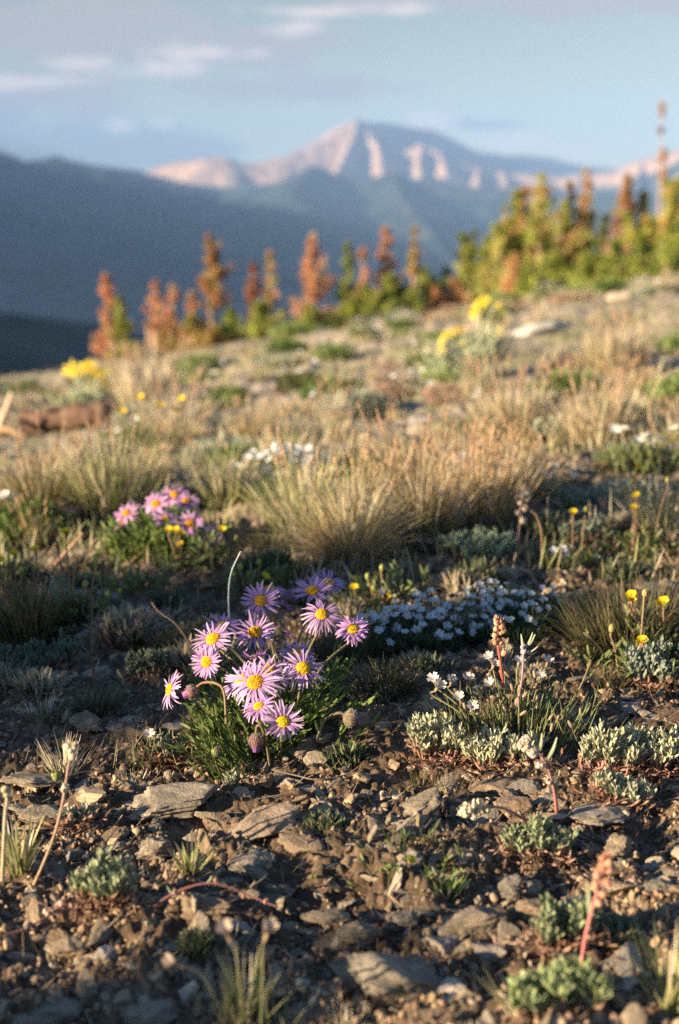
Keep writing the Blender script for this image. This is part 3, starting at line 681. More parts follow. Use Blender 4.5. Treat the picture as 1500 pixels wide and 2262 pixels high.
def mini_foliage(T, b0):
    m = MB(); N = 90; x = b0[0] + RNG.normal(0, .014, N); y = b0[1] + RNG.normal(0, .01, N); base = np.stack([x, y, G(x, y)], -1)
    add_blades(m, base, RNG.uniform(0, 6.28, N), RNG.uniform(0, .9, N), RNG.uniform(-.1, .5, N), RNG.uniform(.008, .028, N), .0006, (.10, .11, .05), (.30, .27, .15), 5); T.part(m, 'leaves', M_leaf)
white_clump('single white flower rising from dry curled leaves left of the aster clump', (332, 1672), [(330, 1622, 0, (0, -.5, .8))], mini_foliage, R0=.0052)
white_clump('three blurred cream flowers on tall stalks at the bottom edge', (560, 2262), [(502, 2062, -.04, (-.2, -.5, .8)), (592, 2058, -.04, (.2, -.5, .8)), (388, 2128, -.03, (-.6, -.4, .5))], mini_foliage, R0=.0042, col=(.55, .45, .38))

def phlox_cushion(label, base_px, rx, ry, nfl, h, seed, lo):
    b0 = gp(*base_px); T = Thing('phlox_cushion', label, 'flowering plant', b0); r = np.random.default_rng(seed)
    m = MB(); N = 2600; th = r.uniform(0, 6.28, N); q = np.sqrt(r.random(N)); x = b0[0] + rx * q * np.cos(th); y = b0[1] + ry * q * np.sin(th); z0 = G(x, y)
    top = h * (1 - q ** 2) ** .6
    base = np.stack([x, y, z0 + top * r.uniform(0, .7, N)], -1)
    add_blades(m, base, th + r.normal(0, .8, N), r.uniform(0, 1.1, N), r.uniform(-.2, .5, N), r.uniform(.008, .02, N), .0007, (.04, .06, .03), (.11, .15, .07), 4)
    T.part(m, 'leaves', M_leaf)
    for i in range(nfl):
        a = r.uniform(0, 6.28); q = r.random() ** .6; x = b0[0] + rx * q * math.cos(a); y = b0[1] + ry * q * math.sin(a)
        z = G(x, y)[0] + h * (1 - q * q) ** .6 + r.uniform(.002, .022); mp = MB(); n = (r.normal(0, .35), -.45 + r.normal(0, .3), .8)
        white_flower(mp, mp, V(x, y, z), n, r.uniform(.0048, .0066) * lo, (.66, .69, .72), (.14, .16, .08), 1.6, open_=r.uniform(.1, .5)); T.part(mp, 'flower', M_petal)
phlox_cushion('white flowered cushion in the shade just right of the aster flowers', (905, 1425), .062, .06, 78, .020, 3, .78)
phlox_cushion('paler white flowered mat in the shade behind the upright star flowers', (1110, 1395), .060, .065, 85, .010, 4, .68)
phlox_cushion('sunlit cream flowered cushion among the grass left of centre', (625, 1060), .075, .07, 46, .04, 5, 1.25)
phlox_cushion('small white flowered cushion beside the grey sage at right', (1262, 1250), .03, .03, 10, .012, 6, 1.)

# ------------------------------------------------------------------ silver sage
def sage(label, base_px, w_px, h_px, nst, leaf=1., cols=((.20, .21, .12), (.46, .46, .31)), name='silver_sage', litter=True, stemc=(.30, .17, .12), group=None, shape=.0, seed=0):
    b0 = gp(*base_px); k = px2m(b0[1]); rx = w_px / 2 * k; hh = h_px * k; T = Thing(name, label, 'shrub', b0, group)
    ms = MB(); ml = MB(); n = nst; th = RNG.uniform(0, 6.28, n); q = np.sqrt(RNG.random(n)) * .9
    bx = b0[0] + rx * q * np.cos(th) * .55; by = b0[1] + rx * .6 * q * np.sin(th) * .6; bz = G(bx, by)
    tx = b0[0] + rx * q * np.cos(th); ty = b0[1] + rx * .6 * q * np.sin(th)
    tz = G(tx, ty) + hh * RNG.uniform(.35, .78, n) * (1 - .35 * q) * .8
    tops = np.stack([tx, ty, tz], -1); bots = np.stack([bx, by, bz - .002], -1)
    t = np.linspace(0, 1, 7)[None, :, None]; P = bots[:, None] * (1 - t) + tops[:, None] * t + V(0, 0, 1) * 0 + RNG.normal(0, .0012, (n, 7, 3)) * t
    v, f = tubes(P, np.linspace(.0011, .0007, 7)[None] * np.ones((n, 1)) * leaf, 5); ms.add(v, f, np.repeat(jitcol(stemc, n), 35, 0)); T.part(ms, 'stems', M_stem)
    per = 11; idx = np.repeat(np.arange(n), per); u = RNG.uniform(.45, 1, len(idx))[:, None]
    base = bots[idx] * (1 - u) + tops[idx] * u; N = len(idx)
    az = RNG.uniform(0, 6.28, N); lean = RNG.uniform(.05, .75, N)
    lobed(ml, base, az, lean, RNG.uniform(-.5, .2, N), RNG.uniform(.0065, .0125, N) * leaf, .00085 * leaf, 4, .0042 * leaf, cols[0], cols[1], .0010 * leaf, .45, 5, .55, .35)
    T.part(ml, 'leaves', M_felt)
    if litter:
        m = MB(); N = int(90 * max(1, w_px / 150)); x = b0[0] + RNG.normal(0, rx * .62, N); y = b0[1] - rx * .10 + RNG.normal(0, rx * .33, N); base = np.stack([x, y, G(x, y) + RNG.uniform(0, .005, N)], -1)
        lobed(m, base, RNG.uniform(0, 6.28, N), RNG.uniform(.6, 1.6, N), RNG.uniform(-.6, .8, N), RNG.uniform(.006, .014, N), .0007, 2, .005, (.22, .12, .075), (.40, .24, .17), .0008, .4, 5)
        T.part(m, 'dead_leaves', M_leaf)
    return T
sage('low silver sage tuft with brown dead leaves beneath, below the upright star flowers', (965, 1680), 150, 150, 26, 1.12)
sage('wide flat silver sage spreading to the right under the star flowers', (1105, 1690), 200, 100, 28, 1.05)
sage('silver sage with pink based stems at the right, upper one of two', (1345, 1712), 150, 150, 24, 1.15, stemc=(.45, .24, .22))
sage('dense silver sage touching the right edge of the slope', (1432, 1700), 150, 145, 26, 1.12)
sage('lower silver sage with red stems just above the flat grey rock', (1385, 1768), 170, 76, 20, .95, stemc=(.42, .2, .18))
sage('green grey sage sprig between the red trailing stalks at lower left', (238, 2030), 170, 165, 26, 1.0, ((.14, .17, .08), (.36, .40, .24)))
sage('sage seedling at the foot of the tall drooping red stalk', (1190, 1885), 170, 110, 20, .95, ((.15, .18, .09), (.34, .38, .22)))
sage('out of focus sage behind the red stalk at the lower right', (1240, 2095), 200, 150, 24, .95, ((.13, .16, .08), (.32, .36, .2)))
sage('very blurred bright green sage along the bottom edge', (1230, 2275), 300, 130, 30, 1.1, ((.12, .17, .06), (.32, .38, .18)), litter=False)
sage('thin grey sage twigs between the white flower and the aster leaves', (372, 1664), 95, 62, 11, .95, ((.11, .12, .07), (.26, .27, .17)))
sage('tiny upright sage sprout above the lumpy pale rock', (512, 1745), 42, 62, 5, .8, ((.13, .15, .09), (.32, .34, .22)), litter=False)
sage('pale flattened sage rosette at the foot of the dry stalk at left', (172, 1825), 110, 52, 12, .9, ((.17, .17, .12), (.36, .36, .28)))
sage('sunlit grey green sage cushion beside the dark side of the big grass tuft', (1055, 1235), 215, 100, 34, 1.35, ((.20, .24, .13), (.43, .48, .32)))
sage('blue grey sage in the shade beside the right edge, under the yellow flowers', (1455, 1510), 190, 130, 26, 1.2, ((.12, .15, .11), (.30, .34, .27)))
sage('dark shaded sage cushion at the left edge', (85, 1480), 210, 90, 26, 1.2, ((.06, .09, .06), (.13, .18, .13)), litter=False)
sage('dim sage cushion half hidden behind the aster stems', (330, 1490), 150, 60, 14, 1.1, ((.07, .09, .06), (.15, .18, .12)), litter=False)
sage('small pale sage clump under the arching dry stalk', (1285, 1215), 120, 70, 14, 1.3, ((.20, .23, .13), (.40, .43, .3)))
sage('grey sage cushion in the tan grass of the upper right slope', (1240, 975), 150, 70, 16, 2., ((.2, .24, .16), (.42, .46, .35)), litter=False)

# ------------------------------------------------------------------ flowering stalks
def stalk(label, pts, Y, r, c0, c1, knobs, kr=.0022, kc=(.42, .30, .16), leaves=(), name='sage_flower_stalk', seed=0):
    """pts: places in the photo at distances Y (number or list); knobs: list of (place along 0..1, offset px x, offset px y)"""
    Ys = Y if hasattr(Y, '__len__') else [Y] * len(pts); W = [at(p[0], p[1], y) for p, y in zip(pts, Ys)]
    T = Thing(name, label, 'flower stalk', W[0]); m = MB(); P = add_tube(m, W, r * 1.0, r * .6, c0, c1, 26, 8, .12)
    kk = 240; u = RNG.integers(1, 26, kk); q = P[u] + (P[u - 1] - P[u]) * RNG.random((kk, 1)); d = RNG.normal(size=(kk, 3)); d /= np.linalg.norm(d, axis=1, keepdims=True)
    v, f, _ = ribbons(q[:, None] + d[:, None] * np.linspace(0, r * 2.2, 2)[None, :, None], np.full((kk, 2), r * .08), np.cross(d, V(.3, .5, .8)), 0); m.add(v, f, V(.5, .45, .38) if name != 'dry_stalk' else V(*c1))
    T.part(m, 'stem', M_stem)
    if knobs:
        m = MB(); C = []; 
        for u, ox, oy in knobs:
            q = P[int(u * 25)] + V(ox, 0, -oy) * px2m(Ys[-1]); C.append(q)
            Q = np.array([P[int(u * 25)], (P[int(u * 25)] + q) / 2, q]); v, f = tubes(Q[None], np.full((1, 3), r * .35), 5); m.add(v, f, V(*c1) * .9)
        C = np.array(C); n = len(C); S3 = np.full((n, 3), kr) * RNG.uniform(.75, 1.25, (n, 1)); blobs(m, C, S3, 2, jitcol(kc, n, .3, .1), .08)
        k = 9; idx = np.repeat(np.arange(n), k); d = RNG.normal(size=(n * k, 3)); d /= np.linalg.norm(d, axis=1, keepdims=True)       # bracts wrapped round each knob
        az = np.arctan2(d[:, 1], d[:, 0]); add_blades(m, C[idx] + d * kr * .75, az, np.arccos(np.clip(d[:, 2], -1, 1)) * .6, np.full(n * k, -.9), np.full(n * k, kr * 1.3), kr * .34, V(*kc) * .8, V(*kc) * 1.15, 4, .3, .3)
        T.part(m, 'flower_knobs', M_stem)
    if leaves:
        m = MB()
        for u, dx, dy, w in leaves:
            a = P[int(u * 25)]; b = a + V(dx, 0, -dy) * px2m(Ys[-1]); mid = (a + b) / 2 + V(dx * .25 + 2, 0, 0) * px2m(Ys[-1]) * .4
            Q = spline([a, mid, b], 7); v, f, R = ribbons(Q[None], taper(1, 7, w, .3), V(.9, -.4, 0)[None], .3); m.add(v, f, grow((.22, .25, .15), (.40, .43, .30), 1, 7, R))
        T.part(m, 'leaves', M_felt)
    return T
RED0, RED1 = (.28, .075, .065), (.42, .17, .15)
Yb = float(gp(1135, 1640)[1])
stalk('upright red stalk with a rusty knobbed head among the white star flowers', [(1112, 1520), (1106, 1465), (1100, 1420), (1102, 1385)], Yb + .015, .0013, (.40, .06, .05), (.42, .12, .08),
      [(.72, 8, 8), (.75, -6, 5), (.8, -7, -2), (.84, 6, -3), (.88, -5, -8), (.92, 7, -10), (.96, -4, -14), (.99, 4, -18), (.99, -6, -22), (.9, 12, -4), (.55, 12, 4), (.99, 8, -6)], .0022, (.50, .27, .17), [(.5, -14, -60, .0008), (.55, 30, -10, .0006)])
stalk('pale woolly bud on a mauve stalk right of the rusty knobbed stalk', [(1142, 1560), (1152, 1510), (1156, 1460), (1155, 1430)], Yb, .0011, (.36, .16, .22), (.42, .30, .34), [(.97, 0, -4), (.9, 2, 0)], .0021, (.38, .30, .36), [(.9, -6, -42, .0011), (.92, 26, -38, .0013), (.9, 20, -46, .0010), (.8, 32, -20, .001)])
stalk('brown green bud stem leaning right behind the star flowers', [(1245, 1575), (1275, 1530), (1292, 1495), (1304, 1462)], Yb + .03, .0008, (.12, .13, .05), (.24, .17, .09), [(.97, 1, 0), (.93, 0, 0)], .0018, (.27, .2, .12), [(.5, 12, -26, .0006)])
y = .92
stalk('tall drooping red stalk with white woolly knobs over the rocks at right', [(1228, 1888), (1230, 1800), (1222, 1735), (1205, 1685), (1180, 1655), (1160, 1640)], [.93, .92, .915, .91, .91, .91], .0014, RED0, (.45, .28, .25),
      [(.62, -8, 6), (.66, -10, 14), (.72, -12, 2), (.82, -6, 8), (.86, 6, 10), (.9, -8, 2), (.93, 2, 14), (.97, -6, -4), (.99, -4, 12), (.99, -14, 4), (.95, -4, -8), (.45, -6, 4)], .0025, (.60, .50, .40), [(.72, 6, -50, .0011), (.6, 24, -62, .0012), (.35, 8, -66, .0009)])
stalk('nodding sage head bent low to the left over the rocks', [(1185, 1835), (1150, 1805), (1110, 1785), (1070, 1782), (1030, 1790)], [.92, .90, .89, .885, .88], .0012, (.36, .13, .12), (.44, .30, .26),
      [(.75, 0, 8), (.8, -4, -4), (.85, 2, 14), (.9, -6, 4), (.93, 4, -8), (.96, -8, 10), (.99, -10, -2), (.99, -18, 8), (.92, 4, 18), (.97, 0, 0)], .0026, (.55, .48, .34), [(.6, -50, -18, .001)])
stalk('large blurred pink red stalk with knobs near the bottom right corner', [(1288, 2225), (1286, 2120), (1305, 2020), (1328, 1950), (1340, 1905)], [.70, .695, .69, .685, .685], .0011, (.55, .16, .18), (.60, .25, .22),
      [(.62, 10, 6), (.66, 14, -4), (.72, -10, 0), (.78, 14, 4), (.82, -12, -6), (.88, 12, -4), (.93, -6, -4), (.97, 6, -8), (.99, -8, -16), (.99, 2, -22)], .0021, (.62, .32, .22), [(.5, -10, -90, .0012)])
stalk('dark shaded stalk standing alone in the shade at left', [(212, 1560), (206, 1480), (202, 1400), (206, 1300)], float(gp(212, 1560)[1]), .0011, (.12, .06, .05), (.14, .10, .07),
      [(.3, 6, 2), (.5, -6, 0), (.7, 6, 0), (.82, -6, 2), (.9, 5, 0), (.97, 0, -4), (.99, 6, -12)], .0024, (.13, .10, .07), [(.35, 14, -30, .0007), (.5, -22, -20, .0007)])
stalk('red creeping stalk arching right of the lower left sage', [(308, 2052), (345, 2000), (395, 1968), (450, 1952), (490, 1955), (550, 1978), (610, 2002)], [.80, .80, .80, .80, .80, .80, .795], .0008, (.20, .06, .06), (.24, .10, .10), [(.38, 2, 10), (.35, -6, 2), (.6, 4, -8), (.8, 0, 7), (.95, 5, 2)], .0015, (.35, .2, .16), [(.3, -10, -22, .0006), (.55, 14, -20, .0006), (.75, 18, 6, .0006)])
stalk('red creeping stalk bending down to the left edge', [(248, 2042), (215, 2000), (160, 1992), (110, 2020), (60, 2050), (5, 2068)], [.80, .80, .80, .79, .78, .77], .0009, (.22, .07, .06), (.42, .16, .16), [(.5, -4, -6), (.62, -8, -8), (.66, 6, -8), (.55, -10, 8), (.8, 0, -7)], .0018, (.5, .34, .28), [(.3, -14, -24, .0007), (.7, -16, -18, .0006)])
stalk('woolly knobbed stalk standing behind the sunlit sage cushion', [(1140, 1230), (1146, 1180), (1152, 1130), (1160, 1096)], float(gp(1140, 1240)[1]), .0016, (.30, .13, .12), (.5, .38, .3),
      [(.55, 6, 0), (.65, -6, 0), (.75, 7, 0), (.85, -6, 0), (.93, 7, 0), (.99, -4, -4), (.99, 6, -10)], .0036, (.58, .44, .34))
stalk('brown stalk bent over in a hook behind the sunlit sage cushion', [(1196, 1262), (1196, 1180), (1185, 1140), (1172, 1128)], float(gp(1200, 1262)[1]), .0009, (.30, .18, .11), (.42, .26, .17), [], name='dry_stalk')
# dry stalks and stems
def dry(label, pts, Y, r, c0, c1, knobs=(), kc=(.5, .42, .3), kr=.0025): return stalk(label, pts, Y, r, c0, c1, list(knobs), kr, kc, (), 'dry_stalk')
dry('tall dry brown stalk crossing the pebbles at the left', [(62, 1985), (115, 1860), (138, 1775), (150, 1700), (158, 1650)], [.85, .85, .85, .85, .85], .0011, (.34, .24, .15), (.42, .28, .21), [(.98, 0, -2), (.99, -8, -8), (.99, 8, -6), (.6, 0, 0), (.95, 4, 6)])
dry('pale hooked dry stem at the left edge', [(5, 1945), (8, 1880), (12, 1800), (16, 1760), (5, 1738)], .83, .0015, (.40, .34, .20), (.5, .40, .29), [(.92, 2, 0), (.85, 2, 4)], (.52, .42, .3), .0022)
dry('thin stem with a green bud crossing the tall dry brown stalk', [(175, 1785), (150, 1740), (125, 1715)], .87, .0007, (.30, .18, .12), (.25, .2, .1), [(.98, -3, -6), (.98, -3, 0)], (.26, .28, .07), .0026)
dry('single pale blue hooked grass stem behind the aster heads', [(507, 1375), (505, 1310), (512, 1262), (532, 1218)], 1.17, .0009, (.42, .45, .46), (.50, .52, .52))
dry('tall bleached stem standing before the brown bunch grass', [(1020, 1160), (1016, 1100), (1006, 1040), (1002, 1000)], float(gp(1040, 1190)[1]), .0018, (.52, .38, .26), (.62, .48, .34))
dry('arching tan grass stalk at the right edge above the yellow flowers', [(1450, 962), (1436, 920), (1438, 880), (1458, 840), (1500, 815), (1560, 812)], 2.3, .0017, (.36, .24, .15), (.42, .32, .22))
dry('slanting dry twig over the shaded ground behind the aster clump', [(425, 1430), (390, 1380), (350, 1350), (335, 1330)], 1.28, .0011, (.16, .11, .08), (.25, .17, .12))
dry('thin root lying along the soil below the aster leaves', [(600, 1700), (650, 1712), (700, 1722), (760, 1712), (800, 1690)], [1.0, .995, .99, 1.0, 1.01], .0006, (.22, .15, .10), (.25, .17, .11))
dry('leaning brown stalk left of the yellow buds', [(108, 1262), (140, 1225), (165, 1198), (182, 1178)], float(gp(108, 1262)[1]), .0019, (.40, .24, .16), (.45, .28, .18))

# ------------------------------------------------------------------ yellow flowers
def cinquefoil(label, base_px, heads, leafN=60, group=None, R=.0052, lh=.04, col=(.82, .60, .02)):
    b0 = gp(*base_px); T = Thing('cinquefoil_plant', label, 'flowering plant', b0, group); k = px2m(b0[1])
    for hd in heads:
        px, py, kind = hd[:3]; n = hd[3] if len(hd) > 3 else (RNG.normal(0, .3), -.4, .9); c = at(px, py, b0[1] + RNG.uniform(-.01, .01)); m = MB(); nn = frame(n)[2]
        if kind == 'f':
            a, b, _ = frame(n); th = np.arange(5) / 5 * 6.283 + RNG.uniform(0, 1); t = np.linspace(0, 1, 5)
            P = c + (a * np.cos(th)[:, None] + b * np.sin(th)[:, None])[:, None] * (R * (.1 + .9 * t))[None, :, None] + nn * (R * .55 * t ** 1.2)[None, :, None]
            sd = -a * np.sin(th)[:, None] + b * np.cos(th)[:, None]; v, f, Rr = ribbons(P, np.array([.15, .45, .58, .55, .25])[None] * R * np.ones((5, 1)), sd, .2); m.add(v, f, grow(col, col, 5, 5, Rr, .1, .04))
            blobs(m, c + nn * R * .15 + RNG.normal(0, R * .1, (10, 3)), np.full((10, 3), R * .1), 0, jitcol((.75, .42, .02), 10)); T.part(m, 'flower', M_petal)
        else:
            blobs(m, c[None], V(R * .5, R * .5, R * .72)[None], 2, jitcol((.32, .34, .07) if kind == 'b' else (.42, .30, .12), 1), .08, rot=np.eye(3)[None])
            az = np.arange(5) / 5 * 6.28; add_blades(m, c + np.stack([np.cos(az), np.sin(az), 0 * az], -1) * R * .45 - V(0, 0, R * .4), az, np.full(5, .1), np.full(5, -.5), np.full(5, R * 1.2), R * .22, (.2, .22, .08), (.32, .30, .12), 4); T.part(m, 'bud', M_stem)
        f = V(b0[0] + (c[0] - b0[0]) * .6, b0[1], 0); f[2] = G(f[0], f[1])[0]; stem_part(T, f, c - nn * R * .4, (0, 0, 1), .0008, (.24, .14, .09), (.30, .2, .1), bow=.1, S=10)
    m = MB(); N = leafN; x = b0[0] + RNG.normal(0, .02, N) * (1 + k * 100); y = b0[1] + RNG.normal(0, .015, N); base = np.stack([x, y, G(x, y)], -1)
    lobed(m, base, RNG.uniform(0, 6.28, N), RNG.uniform(.1, 1., N), RNG.uniform(0, .6, N), RNG.uniform(.4, 1, N) * lh, .0011 * min(1, lh / .04), 5, .25 * lh, (.06, .08, .03), (.17, .20, .08), .0016 * min(1, lh / .04), .4); T.part(m, 'leaves', M_leaf)
cinquefoil('yellow buttercup like flowers and green buds at the left edge', (50, 1400), [(30, 1224, 'f'), (18, 1212, 'b'), (78, 1215, 'f'), (82, 1250, 'b'), (14, 1265, 'b'), (46, 1258, 'b'), (-10, 1230, 'b'), (0, 1240, 'f')], 60)
cinquefoil('yellow flower with three hairy buds right of the left edge flowers', (165, 1395), [(145, 1176, 'f'), (122, 1162, 'b'), (163, 1250, 'o'), (212, 1232, 'b'), (238, 1312, 'b'), (188, 1290, 'o')], 40)
cinquefoil('small yellow buds on short stems on the bare soil behind the aster', (300, 1330), [(267, 1306, 'b'), (288, 1268, 'b'), (317, 1297, 'b'), (352, 1296, 'b')], 26)
cinquefoil('group of yellow buds just above the aster flowers', (560, 1330), [(572, 1242, 'b'), (531, 1252, 'b'), (585, 1275, 'f'), (575, 1290, 'b'), (515, 1268, 'b'), (548, 1268, 'b'), (602, 1283, 'b')], 34)
cinquefoil('yellow flowers tucked under the small pink aster cluster', (425, 1275), [(388, 1172, 'f'), (397, 1178, 'f'), (372, 1172, 'f'), (398, 1205, 'f'), (490, 1171, 'f'), (483, 1243, 'f'), (505, 1222, 'b'), (523, 1190, 'b'), (408, 1262, 'b')], 50)
cinquefoil('pair of yellow flowers high in the shaded fine grass at right', (1475, 1445), [(1455, 1336, 'f'), (1466, 1330, 'f'), (1395, 1316, 'f'), (1392, 1325, 'f')], 30)
cinquefoil('yellow flowers low in the shaded fine grass at right, with an orange bud', (1400, 1500), [(1351, 1388, 'o'), (1408, 1428, 'f'), (1419, 1417, 'f'), (1425, 1310, 'o')], 30)
cinquefoil('two small orange yellow flowers in front of the gravel patch', (1270, 1250), [(1266, 1133, 'f'), (1295, 1125, 'b')], 26)
cinquefoil('yellow flowers and buds near the right edge below the gravel patch', (1405, 1230), [(1400, 1122, 'f'), (1406, 1096, 'f'), (1398, 1062, 'b'), (1440, 1120, 'b'), (1408, 1032, 'f'), (1475, 1060, 'b')], 34)
cinquefoil('hairy green buds on thin stems right of the top aster flower', (850, 1350), [(844, 1254, 'b'), (812, 1273, 'b'), (838, 1310, 'f'), (824, 1300, 'b'), (782, 1300, 'f'), (860, 1320, 'f')], 30)
cinquefoil('small yellow flower beside the lichen covered pale stone', (905, 1945), [(906, 1902, 'f')], 26, R=.0035, lh=.02, col=(.62, .56, .06))
cinquefoil('scattered tiny yellow flowers in front of the left log', (320, 1010), [(312, 880, 'f'), (270, 912, 'f'), (352, 898, 'f'), (388, 908, 'f'), (402, 884, 'f'), (195, 978, 'f'), (290, 990, 'b')], 40, R=.009, lh=.06)

def sunflower(label, base_px, heads, nleaf=40):
    b0 = gp(*base_px); T = Thing('alpine_sunflower', label, 'flowering plant', b0)
    for px, py, dia, n in heads:
        c = at(px, py, b0[1] + RNG.uniform(-.03, .03)); R = dia / 2 * px2m(b0[1]) * .82
        flower_head(T, c, n, R, 13, (.78, .58, .05), (.86, .72, .12), R * .13, .40, (.72, .42, .03), droop=.05, cup=(.42, .44, .30))
        f = V(b0[0] + (c[0] - b0[0]) * .4, b0[1], 0); f[2] = G(f[0], f[1])[0]; stem_part(T, f, c - frame(n)[2] * R * .25, n, .004, (.38, .40, .26), (.50, .52, .38))
    m = MB(); N = nleaf * 3; x = b0[0] + RNG.normal(0, .03, N); y = b0[1] + RNG.normal(0, .03, N); base = np.stack([x, y, G(x, y)], -1)
    lobed(m, base, RNG.uniform(0, 6.28, N), RNG.uniform(0, .7, N), RNG.uniform(0, .4, N), RNG.uniform(.04, .10, N), .0025, 4, .025, (.28, .32, .18), (.46, .50, .34), .0026, .4); T.part(m, 'leaves', M_felt)
sunflower('bright yellow sunflower cluster above the dark log at left', (190, 905), [(155, 815, 54, (-.4, -.5, .6)), (192, 810, 56, (-.2, -.5, .7)), (218, 822, 52, (.1, -.5, .7)), (240, 845, 50, (.6, -.4, .4)), (206, 852, 44, (.3, -.5, .3)), (170, 822, 40, (-.2, -.5, .7))])
sunflower('tall yellow sunflowers facing left below the trees at right', (1065, 800), [(1064, 668, 58, (-.5, -.3, .5)), (1048, 686, 58, (-.9, -.2, .2)), (1096, 678, 48, (.5, .2, .6)), (1108, 704, 50, (.7, .3, .2)), (1100, 738, 48, (.6, .2, -.2)), (1082, 700, 40, (.3, .6, .4))])
sunflower('yellow sunflower with pale woolly stem left of the tall sunflowers', (1000, 845), [(975, 762, 58, (-.9, -.2, .15)), (990, 738, 44, (-.3, -.3, .7)), (1014, 730, 44, (.1, -.3, .8)), (1028, 760, 36, (.6, .2, .3)), (972, 785, 44, (-.8, -.2, -.1))])

# ------------------------------------------------------------------ grass tufts
PAL = {'tan': ((.38, .31, .17), (.54, .45, .29)), 'gold': ((.64, .48, .28), (.42, .38, .19)), 'green': ((.15, .18, .05), (.44, .42, .20)), 'olive': ((.10, .11, .03), (.34, .25, .12)), 'rust': ((.16, .16, .05), (.46, .32, .17)),
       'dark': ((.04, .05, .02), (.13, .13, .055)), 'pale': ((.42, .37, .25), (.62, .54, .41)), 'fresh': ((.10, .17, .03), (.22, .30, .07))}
def tuft_mesh(n, rad, h, w, pal, lean=.9, seedheads=0, S=7, bend=.5):
    mb = MB(); a = RNG.uniform(0, 6.28, n); q = np.sqrt(RNG.random(n)); base = np.stack([np.cos(a) * q * rad, np.sin(a) * q * rad, np.full(n, -.004)], -1)
    ln = q * lean * RNG.uniform(.3, 1.1, n); L = h * RNG.uniform(.45, 1.05, n)
    p = PAL[pal]; dead = RNG.random(n) < .35
    for msk, (c0, c1) in ((~dead, p), (dead, PAL['pale'] if pal != 'dark' else ((.10, .07, .04), (.2, .15, .09)))):
        if msk.sum(): P = add_blades(mb, base[msk], a[msk] + RNG.normal(0, .5, msk.sum()), ln[msk], RNG.uniform(-.1, bend, msk.sum()), L[msk], w, c0, c1, S)
    if seedheads:
        k = seedheads; a = RNG.uniform(0, 6.28, k); b = np.stack([np.cos(a) * rad * .5, np.sin(a) * rad * .5, 0 * a], -1)
        P = add_blades(mb, b, a, RNG.uniform(0, .35, k), RNG.uniform(0, .4, k), h * RNG.uniform(.9, 1.35, k), w * .7, p[1], (.45, .30, .18), 8)
        e = P[:, -1]; t = P[:, -1] - P[:, -2]; t /= np.linalg.norm(t, axis=1, keepdims=True)
        C = (e[:, None] - t[:, None] * (np.linspace(0, h * .16, 5))[None, :, None]).reshape(-1, 3); blobs(mb, C, np.full((len(C), 3), w * 1.5) * V(1, 1, 1.8), 0, jitcol((.48, .32, .20), len(C)), .2, rot=rotr(len(C), .2))
    return mb
def tuft(label, px, py, wpx, hpx, pal, n=260, lean=.9, seed=0, bw=.9, name='grass_tuft', bend=.5, rfrac=.22):
    b = gp(px, py); k = px2m(b[1]); mb = tuft_mesh(n, wpx * k * rfrac, hpx * k, .0009 * bw * max(1, b[1] / 1.6), pal, lean, seed, bend=bend)
    o = bpy.data.objects.new(name, mb.mesh(name, M_grass)); COL.objects.link(o); o.location = (b[0], b[1], G(b[0], b[1])[0]); setp(o, label, 'grass'); return o
tuft('big golden bunch grass fanning out at the centre behind the aster', 772, 1252, 400, 225, 'gold', 900, 1.35, 14, 1.05, rfrac=.085, bend=1.1)
tuft('greenish bunch grass rising behind the left side of the golden bunch', 680, 1190, 330, 190, 'green', 420, .9, 10, 1.)
tuft('dark hollow bunch grass against the shade side of the golden bunch', 935, 1215, 190, 200, 'olive', 420, .75, 4, 1.)
tuft('rust tipped bunch grass behind the sunlit sage cushion', 1060, 1165, 300, 190, 'rust', 560, .7, 26, 1.)
tuft('rust brown grass right behind the golden bunch', 905, 1120, 260, 190, 'rust', 460, .7, 26, 1.)
tuft('loose straw coloured grass rising right of the dark hollow clump', 1000, 1150, 300, 170, 'tan', 420, 1., 16, 1.)
tuft('rust tipped grass edging the gravel patch', 1130, 1120, 220, 150, 'rust', 340, .8, 18, 1.)
tuft('long green grass clump behind the pink aster cluster', 250, 1140, 300, 190, 'green', 460, .9, 14, 1.)
tuft('brownish green grass clump at the left edge', 90, 1150, 260, 170, 'olive', 380, 1., 12, 1.)
tuft('green grass clump right of the pink aster cluster', 500, 1120, 180, 130, 'green', 260, .9, 6, 1.)
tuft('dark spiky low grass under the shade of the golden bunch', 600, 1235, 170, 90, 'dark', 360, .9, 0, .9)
tuft('large dark fine grass clump in the shade at the right edge', 1400, 1430, 400, 165, 'dark', 1100, 1.2, 0, .7, rfrac=.34, bend=.9)  # blade colour darkened to stand in for shade over this clump
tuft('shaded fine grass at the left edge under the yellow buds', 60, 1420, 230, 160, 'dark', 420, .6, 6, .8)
tuft('mixed tan grass clump under the arching stalk', 1460, 1190, 200, 170, 'green', 240, .9, 8, 1.)
tuft('broad tan grass clump in the middle of the right slope', 1320, 975, 260, 150, 'tan', 520, .9, 20, 1.)
tuft('tan grass clump left of the broad clump on the right slope', 1130, 965, 300, 140, 'tan', 520, .9, 20, 1.)
tuft('tall tan grass clump near the upper right edge', 1360, 820, 190, 110, 'tan', 420, .8, 16, 1.)
tuft('thin dry grass stems left of the pale boulder', 395, 960, 260, 110, 'pale', 240, 1.1, 10, 1.)
tuft('pale pinkish grass before the left sunflowers', 330, 905, 240, 130, 'pale', 320, .6, 26, 1.)
tuft('tan grass in front of the dark log', 190, 1030, 260, 70, 'pale', 260, .9, 6, 1.)
tuft('bright green grass sprout beside the lichen covered stone', 985, 1975, 110, 95, 'fresh', 46, .9, 0, 1.2, rfrac=.12)
tuft('grass blades with dry sheath at the left edge above the red stalk', 45, 1930, 110, 150, 'green', 46, .55, 0, 1.1)
